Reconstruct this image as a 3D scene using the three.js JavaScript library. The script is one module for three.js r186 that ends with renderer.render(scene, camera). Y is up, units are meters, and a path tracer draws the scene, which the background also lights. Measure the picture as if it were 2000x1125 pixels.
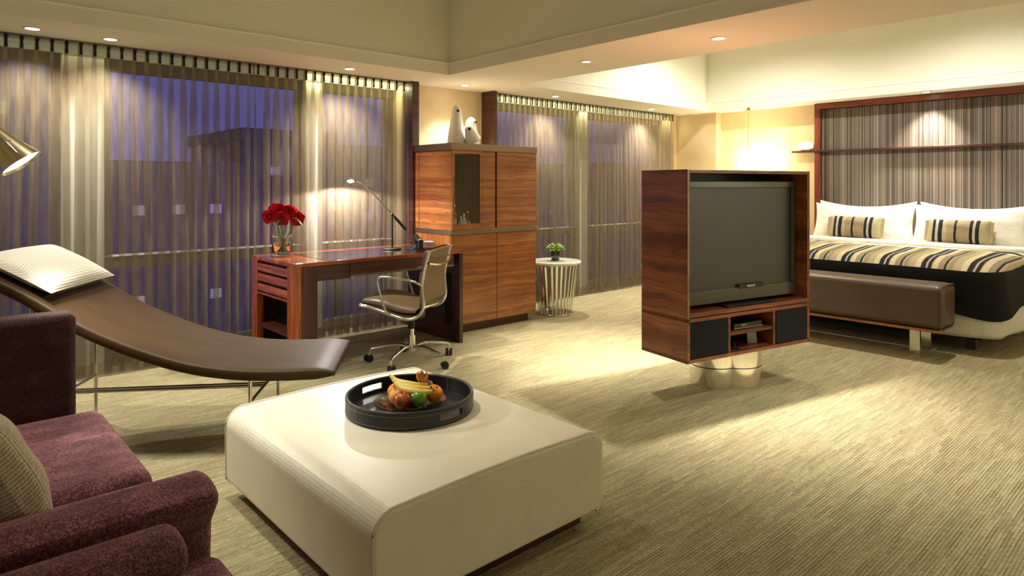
import * as THREE from 'three';
import { RoundedBoxGeometry } from 'three/addons/geometries/RoundedBoxGeometry.js';
import { TextGeometry } from 'three/addons/geometries/TextGeometry.js';
import { FontLoader } from 'three/addons/loaders/FontLoader.js';
import { mergeGeometries, mergeVertices } from 'three/addons/utils/BufferGeometryUtils.js';
import { RectAreaLightUniformsLib } from 'three/addons/lights/RectAreaLightUniformsLib.js';

// Axes: x runs along the window wall towards the bed, y is up, -z points at the window wall.
const scene = new THREE.Scene();
const renderer = new THREE.WebGLRenderer();
renderer.toneMapping = THREE.LinearToneMapping;
renderer.toneMappingExposure = 1.32;
renderer.shadowMap.enabled = true;
RectAreaLightUniformsLib.init();

// ---------- camera (shift lens, level) ----------
const YAW = Math.atan(1420 / 1285);
const camera = new THREE.PerspectiveCamera(2 * Math.atan(764 / 1285) * 180 / Math.PI, 2000 / 1528, 0.05, 400);
camera.setViewOffset(2000, 1528, 0, 403, 2000, 1125);
camera.position.set(0, 1.3, 0);
camera.lookAt(Math.cos(YAW), 1.3, -Math.sin(YAW));
scene.add(camera);

// ---------- dusk sky ----------
scene.background = new THREE.Color().setRGB(0.07, 0.075, 0.28);

// ---------- light levels ----------
const WARM = new THREE.Color().setRGB(1, 0.88, 0.62), HALOGEN = new THREE.Color().setRGB(1, 0.965, 0.83), COOL = new THREE.Color().setRGB(1, 0.98, 0.93), COVE = new THREE.Color().setRGB(1, 0.97, 0.55);
const CEIL = 2.255, TOP = 3.15;
function spot(p, to, intensity, deg, penumbra, color, size = 1.5) {
  const l = new THREE.SpotLight(color, intensity, 0, deg * Math.PI / 180, penumbra);
  l.position.set(p[0], p[1], -p[2]); l.target.position.set(to[0], to[1], -to[2]);
  l.castShadow = true; l.shadow.radius = size; l.name = 'spot';
  scene.add(l, l.target); return l;
}

// ================= helpers =================
let seed = 7;
const rnd = () => { seed = (seed * 1664525 + 1013904223) >>> 0; return seed / 4294967296; };
const rr = (a, b) => a + (b - a) * rnd();
const V = (u, h, v) => new THREE.Vector3(u, h, -v);
const taken = {};
const numbered = (n) => { taken[n] = (taken[n] ?? -1) + 1; return taken[n] ? n + '_' + String(taken[n]).padStart(3, '0') : n; };
const sh = (o) => { o.traverse((m) => { if (m.isMesh) { m.castShadow = m.receiveShadow = true; } }); return o; };
function thing(name, label, category, [u, h, v] = [0, 0, 0], turn = 0, group) {
  const o = new THREE.Group(); o.name = numbered(name); o.position.set(u, h, -v); o.rotation.y = turn;
  o.userData = { label, category }; if (group) o.userData.group = group; scene.add(o); return o;
}
function part(name, geo, mat, parent, label) {
  const m = new THREE.Mesh(geo, mat); m.name = name; m.castShadow = m.receiveShadow = true; parent.add(m);
  if (label) m.userData.label = label; return m;
}
function solo(name, label, category, geo, mat, [u, h, v] = [0, 0, 0], turn = 0, group) {
  const m = new THREE.Mesh(geo, mat); m.name = numbered(name); m.position.set(u, h, -v); m.rotation.y = turn; m.castShadow = m.receiveShadow = true;
  m.userData = { label, category }; if (group) m.userData.group = group; scene.add(m); return m;
}
function struct(name, geo, mat, parent) {
  const m = new THREE.Mesh(geo, mat); m.name = name; m.castShadow = m.receiveShadow = true;
  if (parent) parent.add(m); else { m.userData.kind = 'structure'; scene.add(m); } return m;
}
// uv in metres; the texture's u runs along the grain axis
function metric(g, grain = 'x') {
  g = g.index ? g.toNonIndexed() : g;
  const p = g.attributes.position, n = g.attributes.normal, uv = new Float32Array(p.count * 2), ax = { x: 0, y: 1, z: 2 }[grain];
  const a = new THREE.Vector3(), b = new THREE.Vector3(), c = new THREE.Vector3(), q = new THREE.Vector3();
  for (let i = 0; i < p.count; i += 3) {
    a.fromBufferAttribute(p, i); b.fromBufferAttribute(p, i + 1); c.fromBufferAttribute(p, i + 2);
    q.copy(b).sub(a).cross(c.clone().sub(a));
    const m = [Math.abs(q.x), Math.abs(q.y), Math.abs(q.z)], k = m.indexOf(Math.max(...m));
    let U = ax, W; const rest = [0, 1, 2].filter((x) => x !== k);
    if (k === ax) { U = rest[0]; W = rest[1]; } else W = rest.find((x) => x !== ax);
    for (let j = 0; j < 3; j++) { uv[(i + j) * 2] = p.getComponent(i + j, U); uv[(i + j) * 2 + 1] = p.getComponent(i + j, W); }
  }
  g.setAttribute('uv', new THREE.BufferAttribute(uv, 2)); return g;
}
// box from corner to corner in (u, h, v)
function bx(u0, u1, h0, h1, v0, v1, r = 0, grain = 'x') {
  const w = Math.abs(u1 - u0), h = Math.abs(h1 - h0), d = Math.abs(v1 - v0);
  const g = r ? new RoundedBoxGeometry(w, h, d, r > 0.015 ? 5 : 2, Math.min(r, w / 2 - 1e-4, h / 2 - 1e-4, d / 2 - 1e-4)) : new THREE.BoxGeometry(w, h, d);
  g.translate((u0 + u1) / 2, (h0 + h1) / 2, -(v0 + v1) / 2);
  return metric(g, grain);
}
// centred box in local axes
function cb(w, h, d, x = 0, y = 0, z = 0, r = 0, grain = 'x') { return bx(x - w / 2, x + w / 2, y - h / 2, y + h / 2, -(z - d / 2), -(z + d / 2), r, grain); }
function tube(pts, r, seg = 32, rad = 8, closed = false, tension = 0.5) {
  const c = new THREE.CatmullRomCurve3(pts.map((p) => (p.isVector3 ? p : new THREE.Vector3(...p))), closed, 'catmullrom', tension);
  return new THREE.TubeGeometry(c, seg, r, rad, closed);
}
function rod(a, b, r, rad = 10) {
  a = a.isVector3 ? a : new THREE.Vector3(...a); b = b.isVector3 ? b : new THREE.Vector3(...b);
  const d = b.clone().sub(a), g = new THREE.CylinderGeometry(r, r, d.length(), rad);
  g.applyQuaternion(new THREE.Quaternion().setFromUnitVectors(new THREE.Vector3(0, 1, 0), d.clone().normalize()));
  g.translate(...a.clone().add(b).multiplyScalar(0.5).toArray()); return g;
}
const lathe = (pts, seg = 32) => new THREE.LatheGeometry(pts.map((p) => new THREE.Vector2(...p)), seg);
function cyl(r0, r1, h, y, seg = 24) { const g = new THREE.CylinderGeometry(r1, r0, h, seg); g.translate(0, y + h / 2, 0); return g; }
function merge(list) { return mergeGeometries(list.map((g) => { const q = g.index ? g.toNonIndexed() : g.clone(); for (const k of Object.keys(q.attributes)) if (!['position', 'normal', 'uv'].includes(k)) q.deleteAttribute(k); return q; })); }
// profile of (a, b) points extruded by `len` along local z, centred
function extrude(pts, len, bevel = 0, seg = 3) {
  const s = new THREE.Shape(pts.map((p) => new THREE.Vector2(...p)));
  const g = new THREE.ExtrudeGeometry(s, { depth: len - 2 * bevel, bevelEnabled: bevel > 0, bevelThickness: bevel, bevelSize: bevel, bevelOffset: -bevel, bevelSegments: seg, curveSegments: 12 });
  g.translate(0, 0, -(len - 2 * bevel) / 2); return g;
}
// grid surface: f(s, t) -> [x, y, z]
function surf(nu, nv, f, uvf) {
  const p = [], uv = [], ix = [];
  for (let j = 0; j <= nv; j++) for (let i = 0; i <= nu; i++) { const s = i / nu, t = j / nv; p.push(...f(s, t)); uv.push(...(uvf ? uvf(s, t) : [s, t])); }
  for (let j = 0; j < nv; j++) for (let i = 0; i < nu; i++) { const a = j * (nu + 1) + i; ix.push(a, a + 1, a + nu + 2, a, a + nu + 2, a + nu + 1); }
  const g = new THREE.BufferGeometry(); g.setAttribute('position', new THREE.Float32BufferAttribute(p, 3)); g.setAttribute('uv', new THREE.Float32BufferAttribute(uv, 2)); g.setIndex(ix); g.computeVertexNormals(); return g;
}

// ---------- tileable noise ----------
const H2 = new Float32Array(65536); for (let i = 0; i < 65536; i++) H2[i] = rnd();
const hash = (x, y) => H2[((x & 255) << 8) | (y & 255)];
function vn(x, y, px, py) {
  const ix = Math.floor(x), iy = Math.floor(y), fx = x - ix, fy = y - iy, a = fx * fx * (3 - 2 * fx), b = fy * fy * (3 - 2 * fy);
  const m = (k, p) => ((k % p) + p) % p, x0 = m(ix, px), x1 = m(ix + 1, px), y0 = m(iy, py), y1 = m(iy + 1, py);
  return (hash(x0, y0) * (1 - a) + hash(x1, y0) * a) * (1 - b) + (hash(x0, y1) * (1 - a) + hash(x1, y1) * a) * b;
}
function fbm(s, t, px, py, oct = 4) { let r = 0, k = 0.5, n = 0; for (let o = 0; o < oct; o++, k *= 0.5) { r += k * vn(s * px + o * 17, t * py + o * 31, px, py); n += k; px *= 2; py *= 2; } return r / n; }
function tex(w, h, mx, my, f, srgb = true) {
  const d = new Uint8Array(w * h * 4);
  for (let y = 0; y < h; y++) for (let x = 0; x < w; x++) {
    const c = f(x / w, y / h), o = (y * w + x) * 4, q = Array.isArray(c) ? c : [c, c, c];
    for (let k = 0; k < 3; k++) d[o + k] = Math.max(0, Math.min(255, q[k] * 255)); d[o + 3] = 255;
  }
  const t = new THREE.DataTexture(d, w, h); t.wrapS = t.wrapT = THREE.RepeatWrapping; t.magFilter = THREE.LinearFilter; t.minFilter = THREE.LinearMipmapLinearFilter; t.generateMipmaps = true;
  if (srgb) t.colorSpace = THREE.SRGBColorSpace; t.repeat.set(1 / mx, 1 / my); t.needsUpdate = true; return t;
}
const mixc = (a, b, k) => a.map((x, i) => x + (b[i] - x) * k), hex = (n) => [(n >> 16 & 255) / 255, (n >> 8 & 255) / 255, (n & 255) / 255];
const std = (o) => new THREE.MeshStandardMaterial(o), phy = (o) => new THREE.MeshPhysicalMaterial(o);

// ---------- materials ----------
const clamp01 = (x) => Math.max(0, Math.min(1, x));
function woodTex(lo, mid, hi, { mx = 1.2, my = 0.6, lines = 18, wave = 0.05, fig = 0.25 } = {}) {
  return tex(768, 512, mx, my, (s, t) => {
    const w = t + wave * (fbm(s, t, 3, 3, 3) - 0.5) + 0.02 * (fbm(s, t, 12, 4, 2) - 0.5);
    const a = fbm(s, w, 2, lines, 4), fine = fbm(s, w, 8, 128, 2), b = fbm(s, t, 6, 3, 3);
    const line = Math.pow(clamp01(1 - Math.abs(((fbm(s, w, 2, lines / 2, 3) * 5) % 1) - 0.5) * 5), 2);
    let c = mixc(lo, hi, clamp01(0.5 + (a - 0.5) * 1.9 + (b - 0.5) * fig * 2));
    c = mixc(c, mid, 0.35); c = mixc(c, lo, 0.55 * line); return c.map((x) => x * (0.88 + 0.24 * fine));
  });
}
const woodArm = phy({ map: woodTex(hex(0x6e3a18), hex(0x96592c), hex(0xb07238), { lines: 30, wave: 0.05, fig: 0.3 }), roughness: 0.32, clearcoat: 0.35, clearcoatRoughness: 0.18 });
const woodTV = phy({ map: woodTex(hex(0x5a2a14), hex(0x86492a), hex(0xa0623a), { lines: 12, wave: 0.12, fig: 0.3 }), roughness: 0.34, clearcoat: 0.3, clearcoatRoughness: 0.2 });
const woodDesk = phy({ map: woodTex(hex(0x6e280c), hex(0xa44a1c), hex(0xca7030), { lines: 26, wave: 0.04, fig: 0.2 }), roughness: 0.2, clearcoat: 0.8, clearcoatRoughness: 0.06 });
const woodDark = phy({ map: woodTex(hex(0x2c140b), hex(0x4a2413), hex(0x5e3019), { lines: 30, wave: 0.03, fig: 0.15 }), roughness: 0.4, clearcoat: 0.2, clearcoatRoughness: 0.25 });
const woodHead = phy({ map: woodTex(hex(0x521f10), hex(0x7a351b), hex(0x8f4624), { lines: 14, wave: 0.03, fig: 0.15 }), roughness: 0.4, clearcoat: 0.2, clearcoatRoughness: 0.25 });
const edgeWood = phy({ map: woodTex(hex(0x8f5a30), hex(0xb07a48), hex(0xc48f5a), { lines: 20, wave: 0.02 }), roughness: 0.4 });
const plaster = std({ color: 0xefecdd, roughness: 0.92, bumpMap: tex(256, 256, 0.6, 0.6, (s, t) => fbm(s, t, 24, 24, 3), false), bumpScale: 0.0006 });
const wallpaper = std({ map: tex(512, 512, 1.6, 1.6, (s, t) => mixc(hex(0xcbb488), hex(0xdfcaa2), clamp01(fbm(s, t, 5, 5, 5) * 1.8 - 0.4))), roughness: 0.55, metalness: 0.1 });
const carpetRib = (s, t) => {   // woven ribs along u, broken into short runs
  const N = 150, w = t * N + 0.35 * (fbm(s, t, 9, 9, 2) - 0.5), row = ((Math.floor(w) % N) + N) % N, f = w - Math.floor(w), g = (s * 11 + hash(row, 3) * 11) % 11, seg = Math.floor(g), k = hash(row, seg + 20), k2 = hash(row, seg + 90);
  const groove = Math.pow(clamp01(1 - Math.min(f, 1 - f) / 0.3), 1.2) * (0.35 + 0.65 * k2 * k2);
  return [0.5 + (k - 0.5) * 0.55, groove];
};
const carpetMap = tex(1024, 1024, 1.8, 1.8, (s, t) => { const [k, g] = carpetRib(s, t), big = fbm(s, t, 4, 8, 3), fine = fbm(s, t, 200, 240, 1); const c = mixc(hex(0x918562), hex(0xbaae8a), clamp01(k + (big - 0.5) * 0.3 + (fine - 0.5) * 0.5)); return mixc(c, hex(0x564a2e), g * 0.9); });
const carpet = std({ map: carpetMap, bumpMap: tex(1024, 1024, 1.8, 1.8, (s, t) => { const [k, g] = carpetRib(s, t); return 0.3 + 0.35 * k - 0.3 * g + 0.25 * (fbm(s, t, 160, 200, 1) - 0.5); }, false), bumpScale: 0.012, roughness: 1 });
const leatherBump = tex(512, 512, 0.25, 0.25, (s, t) => fbm(s, t, 40, 40, 3), false);
const brownLeather = phy({ map: tex(256, 256, 0.8, 0.8, (s, t) => mixc(hex(0x352410), hex(0x463218), fbm(s, t, 4, 12, 4))), roughness: 0.52, specularIntensity: 0.4, bumpMap: leatherBump, bumpScale: 0.0005, clearcoat: 0.05, clearcoatRoughness: 0.3 });
const benchLeather = phy({ color: 0x5d4836, roughness: 0.42, bumpMap: leatherBump, bumpScale: 0.0005, clearcoat: 0.1, clearcoatRoughness: 0.4 });
const chairLeather = phy({ color: 0x6b573c, roughness: 0.35, bumpMap: leatherBump, bumpScale: 0.0004 });
const creamLeather = phy({ map: tex(256, 256, 0.7, 0.7, (s, t) => mixc(hex(0xe6dcc6), hex(0xf0e7d3), fbm(s, t, 5, 5, 4))), roughness: 0.42, bumpMap: leatherBump, bumpScale: 0.0003, clearcoat: 0.08, clearcoatRoughness: 0.35 });
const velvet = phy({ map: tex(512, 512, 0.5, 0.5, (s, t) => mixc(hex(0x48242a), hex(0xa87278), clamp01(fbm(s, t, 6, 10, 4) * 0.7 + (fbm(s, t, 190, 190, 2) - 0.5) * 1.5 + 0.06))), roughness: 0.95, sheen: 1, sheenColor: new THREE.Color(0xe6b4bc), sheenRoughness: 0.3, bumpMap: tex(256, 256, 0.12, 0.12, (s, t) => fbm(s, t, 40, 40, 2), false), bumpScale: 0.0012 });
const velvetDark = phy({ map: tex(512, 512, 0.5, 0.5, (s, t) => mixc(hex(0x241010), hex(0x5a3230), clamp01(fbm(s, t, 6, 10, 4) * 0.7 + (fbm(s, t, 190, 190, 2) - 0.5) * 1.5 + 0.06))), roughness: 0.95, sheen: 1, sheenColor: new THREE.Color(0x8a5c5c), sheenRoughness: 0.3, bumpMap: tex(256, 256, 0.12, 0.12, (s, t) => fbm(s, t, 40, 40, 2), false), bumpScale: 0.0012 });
const knit = std({ map: tex(512, 512, 0.12, 0.12, (s, t) => { const r = Math.abs(Math.sin(s * Math.PI * 12)), v = fbm(s, t, 12, 60, 2); return mixc(hex(0x7d6f5c), hex(0xd0c3aa), clamp01(r * 0.6 + v * 0.7 - 0.1)); }), roughness: 1, bumpMap: tex(256, 256, 0.12, 0.12, (s, t) => Math.abs(Math.sin(s * Math.PI * 12)) * 0.7 + 0.3 * fbm(s, t, 24, 60, 1), false), bumpScale: 0.002 });
const whiteRib = std({ map: tex(256, 256, 0.05, 0.05, (s, t) => mixc(hex(0xb4ab9e), hex(0xd9d2c6), clamp01(0.5 + 0.5 * Math.sin(t * Math.PI * 8) * 0.7 + (fbm(s, t, 30, 30, 1) - 0.5) * 0.4))), roughness: 0.9, bumpMap: tex(128, 128, 0.05, 0.05, (s, t) => 0.5 + 0.5 * Math.sin(t * Math.PI * 8), false), bumpScale: 0.001 });
const linen = std({ color: 0xdfd9cd, roughness: 0.88, bumpMap: tex(256, 256, 0.5, 0.5, (s, t) => fbm(s, t, 5, 5, 4), false), bumpScale: 0.01 });
const chrome = std({ color: 0xd8d6d0, metalness: 1, roughness: 0.12 });
const brushed = std({ color: 0xa89a84, metalness: 1, roughness: 0.34 });
const bronze = std({ color: 0x8c7660, metalness: 0.9, roughness: 0.38 });
const black = std({ color: 0x0c0c0d, roughness: 0.45 });
const blackGloss = phy({ color: 0x08080a, roughness: 0.18, clearcoat: 1, clearcoatRoughness: 0.05 });
const glass = phy({ color: 0xffffff, roughness: 0, transmission: 1, thickness: 0, ior: 1.45 });
const solidGlass = phy({ color: 0xffffff, roughness: 0.02, transmission: 1, thickness: 0.01, ior: 1.48 });
const waterMat = phy({ color: 0xf4faf4, roughness: 0.0, transmission: 1, thickness: 0.05, ior: 1.33 });
const ceramic = phy({ color: 0xf2efe8, roughness: 0.35, clearcoat: 0.4, clearcoatRoughness: 0.2 });
const windowFrame = std({ color: 0x6f6a5c, roughness: 0.6, metalness: 0.2 });
const fabricBlack = std({ map: tex(256, 256, 0.3, 0.3, (s, t) => mixc(hex(0x0b0b0c), hex(0x17171a), fbm(s, t, 60, 60, 2))), roughness: 1 });
const speakerCloth = std({ map: tex(256, 256, 0.1, 0.1, (s, t) => mixc(hex(0x0c0d11), hex(0x161820), hash(Math.floor(s * 64), Math.floor(t * 64)))), roughness: 0.95 });
function stripes(list, period, w = 1024, grain = 0.25) { // list: [start, end, colour] fractions of the period
  return tex(w, 64, period, 0.2, (s, t) => { let c = list[0][2]; for (const [a, b, k] of list) if (s >= a && s < b) c = k; return c.map((x) => x * (1 - grain / 2 + grain * hash(Math.floor(s * 220), Math.floor(t * 24)))); });
}
const TAN = hex(0xa39474), TAN2 = hex(0x8d7d61), GREY = hex(0xa89c94), INK = hex(0x0f0d0c), CREAM = hex(0xbfb190);
const throwTex = stripes([[0, 1, TAN], [0.0, 0.13, CREAM], [0.13, 0.3, TAN], [0.3, 0.4, TAN2], [0.44, 0.49, INK], [0.49, 0.62, TAN2], [0.62, 0.74, CREAM], [0.76, 0.84, INK], [0.84, 0.885, GREY], [0.885, 1, INK]], 0.31);
const throwMat = std({ map: throwTex, roughness: 0.95 });
const cushMat = std({ map: stripes([[0, 1, TAN], [0, 0.1, TAN], [0.1, 0.15, INK], [0.15, 0.2, GREY], [0.2, 0.27, INK], [0.27, 0.34, TAN], [0.34, 0.46, TAN2], [0.46, 0.5, INK], [0.5, 0.7, TAN2], [0.7, 0.75, INK], [0.75, 0.79, GREY], [0.79, 0.85, INK], [0.85, 1, TAN]], 1), roughness: 0.95 });
const ST = []; for (let i = 0; i < 128; i++) ST.push(rnd());
const headTex = tex(1024, 32, 0.72, 0.5, (s, t) => { const k = ST[Math.floor(s * 128) % 128], f = (s * 128) % 1; let c = k < 0.3 ? hex(0x473a30) : k < 0.6 ? hex(0x65564a) : k < 0.85 ? hex(0x7d6e60) : hex(0x94877a); c = c.map((x) => x * (f < 0.14 ? 0.55 : 1)); return c.map((x) => x * (0.93 + 0.14 * hash(Math.floor(s * 512), Math.floor(t * 32)))); });
const headFabric = std({ map: headTex, roughness: 0.6, bumpMap: tex(1024, 4, 0.72, 0.5, (s) => { const f = (s * 128) % 1; return f < 0.14 ? 0 : 1; }, false), bumpScale: 0.002 });
const sheerTex = tex(512, 512, 0.35, 0.9, (s, t) => { const k = fbm(s + 0.015 * fbm(s, t, 6, 8, 2), t, 40, 8, 4); return mixc(hex(0x84735c), hex(0xa8967c), clamp01(k * 1.5 - 0.25)); });
const sheer = phy({ map: sheerTex, transparent: true, opacity: 0.38, transmission: 0.4, thickness: 0, roughness: 1, specularIntensity: 0.2, side: THREE.DoubleSide });
const tabFabric = std({ color: 0x2e261c, roughness: 1 });
function glow(color, k) { return std({ color: 0x111111, emissive: color, emissiveIntensity: k, roughness: 0.6 }); }

// ================= the room =================
const U0 = -1.9, U1 = 7.95, V0 = -2.2, V1 = 5.5;
struct('floor', bx(U0 - 0.2, U1 + 0.2, -0.2, 0, V0 - 0.2, V1 + 0.2), carpet);
struct('wall_left', bx(U0 - 0.2, U0, 0, TOP + 0.2, V0, V1), plaster);
struct('wall_near', bx(U0 - 0.2, U1 + 0.2, 0, TOP + 0.2, V0 - 0.2, V0), plaster);
const wallRight = struct('wall_right', bx(U1, U1 + 0.2, 0, TOP + 0.2, V0, V1), wallpaper);
struct('pillar', bx(7.82, U1, 0, CEIL, 4.63, V1), wallpaper, wallRight);
const beadHighlight = std({ color: 0xfbf8ee, roughness: 0.5 });  // added bead strip, paler than plaster: paints the highlight along the coffer crease
// ceiling: lowered soffits round two tall coffers
{
  const g = new THREE.Group(); g.name = 'ceiling'; g.userData.kind = 'structure'; scene.add(g);
  const soffit = (u0, u1, v0, v1) => struct('soffit', bx(u0, u1, CEIL, TOP, v0, v1), plaster, g);
  soffit(U0, U1, 4.63, V1 + 0.2); soffit(3.45, 4.26, -1.4, 4.63); soffit(7.61, U1, -1.4, 4.63); soffit(U0, -1.2, -1.4, 4.63); soffit(U0, U1, V0, -1.4);
  struct('coffer_top', bx(U0, U1, TOP, TOP + 0.2, V0, V1 + 0.2), plaster, g);
  const L = 0.016, e = 0.1;   // lip along the lower edge of each coffer
  for (const [u0, u1, v0, v1] of [[-1.2, 3.45, -1.4, 4.63], [4.26, 7.61, -1.4, 4.63]]) {
    for (const b of [[u0, u1, v1 - L, v1], [u0, u1, v0, v0 + L], [u0, u0 + L, v0 + L, v1 - L], [u1 - L, u1, v0 + L, v1 - L]]) { struct('coffer_lip', bx(b[0], b[1], CEIL + 0.0005, CEIL + e, b[2], b[3]), plaster, g); struct('coffer_highlight', bx(b[0] + (b[0] > u0 ? -0.006 : 0), b[1] + (b[1] < u1 ? 0.006 : 0), CEIL + e - 0.006, CEIL + e + 0.006, b[2] + (b[2] > v0 + 0.001 && b[3] === v1 ? -0.006 : 0), b[3] + (b[3] < v1 && b[2] === v0 ? 0.006 : 0), 0.004), beadHighlight, g); }
  }
}
// window wall
{
  const g = new THREE.Group(); g.name = 'wall_window'; g.userData.kind = 'structure'; scene.add(g);
  const cols = [[U0, -1.7], [0.73, 0.98], [2.47, 2.62], [5.95, 6.1]];
  for (const [a, b] of cols) struct('column', bx(a, b, 0, CEIL, 5.36, 5.62), plaster, g);
  struct('niche_panel', bx(3.38, 4.385, 0, CEIL, 5.26, 5.62), wallpaper, g);
  struct('end_panel', bx(7.67, 7.82, 0, CEIL, 5.24, 5.62), wallpaper, g);
  const bays = [[-1.7, 0.73], [0.98, 2.47], [2.62, 3.38], [4.385, 5.95], [6.1, 7.67]];
  bays.forEach(([a, b], i) => {
    const w = new THREE.Group(); w.name = 'window_' + (i + 1); w.userData.kind = 'structure'; scene.add(w);
    struct('head_rail', bx(a, b, 2.12, CEIL, 5.42, 5.52), windowFrame, w); struct('bottom_rail', bx(a, b, 0, 0.1, 5.42, 5.52), windowFrame, w);
    struct('sill_rail', bx(a, b, 0.70, 0.782, 5.42, 5.53, 0.002), windowFrame, w); struct('sill_edge', bx(a, b, 0.782, 0.79, 5.41, 5.54, 0.002), plaster, w);
    struct('stile', bx(a, a + 0.04, 0.1, 2.12, 5.43, 5.52), windowFrame, w); struct('stile', bx(b - 0.04, b, 0.1, 2.12, 5.43, 5.52), windowFrame, w);
    struct('pane', bx(a + 0.04, b - 0.04, 0.79, 2.12, 5.47, 5.476), glass, w); struct('pane', bx(a + 0.04, b - 0.04, 0.1, 0.70, 5.47, 5.476), glass, w);
  });
  struct('trim_1', bx(3.38, 3.455, 0, CEIL - 0.001, 5.10, 5.26, 0.002, 'z'), woodDark);
  struct('trim_2', bx(4.335, 4.385, 0, CEIL - 0.001, 5.07, 5.26, 0.002, 'z'), woodDark);
}
// ================= ceiling lamps =================
function downlight(u, v, label, { I = 20, deg = 38, pen = 0.7, to, color = HALOGEN, h = CEIL, seen = 14 } = {}) {
  const t = thing('downlight', label, 'downlight', [u, h, v], 0, 'recessed ceiling downlights');
  part('trim_ring', lathe([[0.036, 0], [0.05, 0], [0.052, -0.003], [0.047, -0.007], [0.037, -0.006], [0.036, 0]], 28), ceramic, t);
  part('lamp_lens', cyl(0.0355, 0.0355, 0.003, -0.004, 24), glow(color, seen), t);
  spot([u, h - 0.012, v], to ?? [u, 0, v], I, deg, pen, color, 1.4);
}
downlight(0.523, 4.936, 'leftmost ceiling downlight, above the left end of the sheer curtains', { I: 7, deg: 60, pen: 1, to: [0.523, 0, 4.9] });
downlight(0.941, 4.955, 'second ceiling downlight from the left, above the grey chaise', { I: 8, deg: 60, pen: 1, to: [0.941, 0, 4.9] });
downlight(2.639, 4.903, 'ceiling downlight above the desk and its lamp', { I: 13, deg: 60, pen: 1, to: [2.639, 0, 4.9] });
downlight(3.878, 4.95, 'ceiling downlight above the white bird ornaments', { I: 10, deg: 50 });
downlight(5.108, 4.945, 'ceiling downlight above the curtains behind the round side table', { I: 9, deg: 60, pen: 1, to: [5.108, 0, 4.9] });
downlight(6.865, 4.97, 'ceiling downlight at the far corner, above the right end of the curtains', { I: 10, deg: 60, pen: 1, to: [6.865, 0, 4.9] });
downlight(3.843, 3.39, 'ceiling downlight in the beam, seen as a grey ring without glare', { I: 23, deg: 32, pen: 1, seen: 2 });
downlight(3.865, 2.27, 'glaring ceiling downlight straight above the television cabinet', { I: 40, deg: 40, pen: 1 });
downlight(3.84, 1.03, 'ceiling downlight in the beam nearest the right edge, out of the picture', { I: 9, deg: 42, pen: 1 });
downlight(7.70, 2.16, 'small ceiling downlight washing the striped headboard', { I: 15, deg: 46, pen: 0.9, to: [7.73, 0.9, 2.16] });
downlight(1.0, 3.12, 'ceiling downlight high in the coffer above the sofa', { I: 13, deg: 40, pen: 0.8, h: TOP });
downlight(6.3, 3.6, 'ceiling downlight high in the coffer above the foot of the bed', { I: 12.5, deg: 80, pen: 0.4, h: TOP });
downlight(6.3, 1.6, 'ceiling downlight high in the coffer above the near side of the bed', { I: 12.5, deg: 80, pen: 0.4, h: TOP });
[0.8, 2.4, 4.0, 5.6, 7.0].forEach((u, i) => downlight(u, -1.85, ['first', 'second', 'third', 'fourth', 'fifth'][i] + ' wall washing downlight from the left, along the wall behind the viewer', { I: [5, 5, 6, 9, 12][i], deg: 55, pen: 0.8, to: [u, 1.0, -2.19] }));
// linear lamps hidden in the curtain recess
function cove(u0, u1, k, label) {
  const t = thing('linear_light', label, 'strip light', [(u0 + u1) / 2, CEIL, 5.36], 0, 'strip lights behind the curtains'), w = u1 - u0 - 0.02;
  part('housing', cb(w, 0.062, 0.016, 0, -0.032, -0.012), brushed, t); part('light_tube', cb(w, 0.056, 0.012, 0, -0.031, 0.003), glow(COVE, k), t);
  const l = new THREE.RectAreaLight(COVE, k * 27, w, 0.05); l.position.set((u0 + u1) / 2, CEIL - 0.035, -5.345); l.lookAt((u0 + u1) / 2, CEIL - 1.2, -4.95); l.name = 'strip'; scene.add(l);
}
cove(-1.68, 2.47, 0.22, 'long dim strip light behind the curtain heading above the chaise');
cove(2.475, 3.37, 2.2, 'bright strip light behind the curtain heading above the desk');
cove(4.4, 7.66, 1.8, 'bright strip light behind the curtain heading right of the cabinet');

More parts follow.
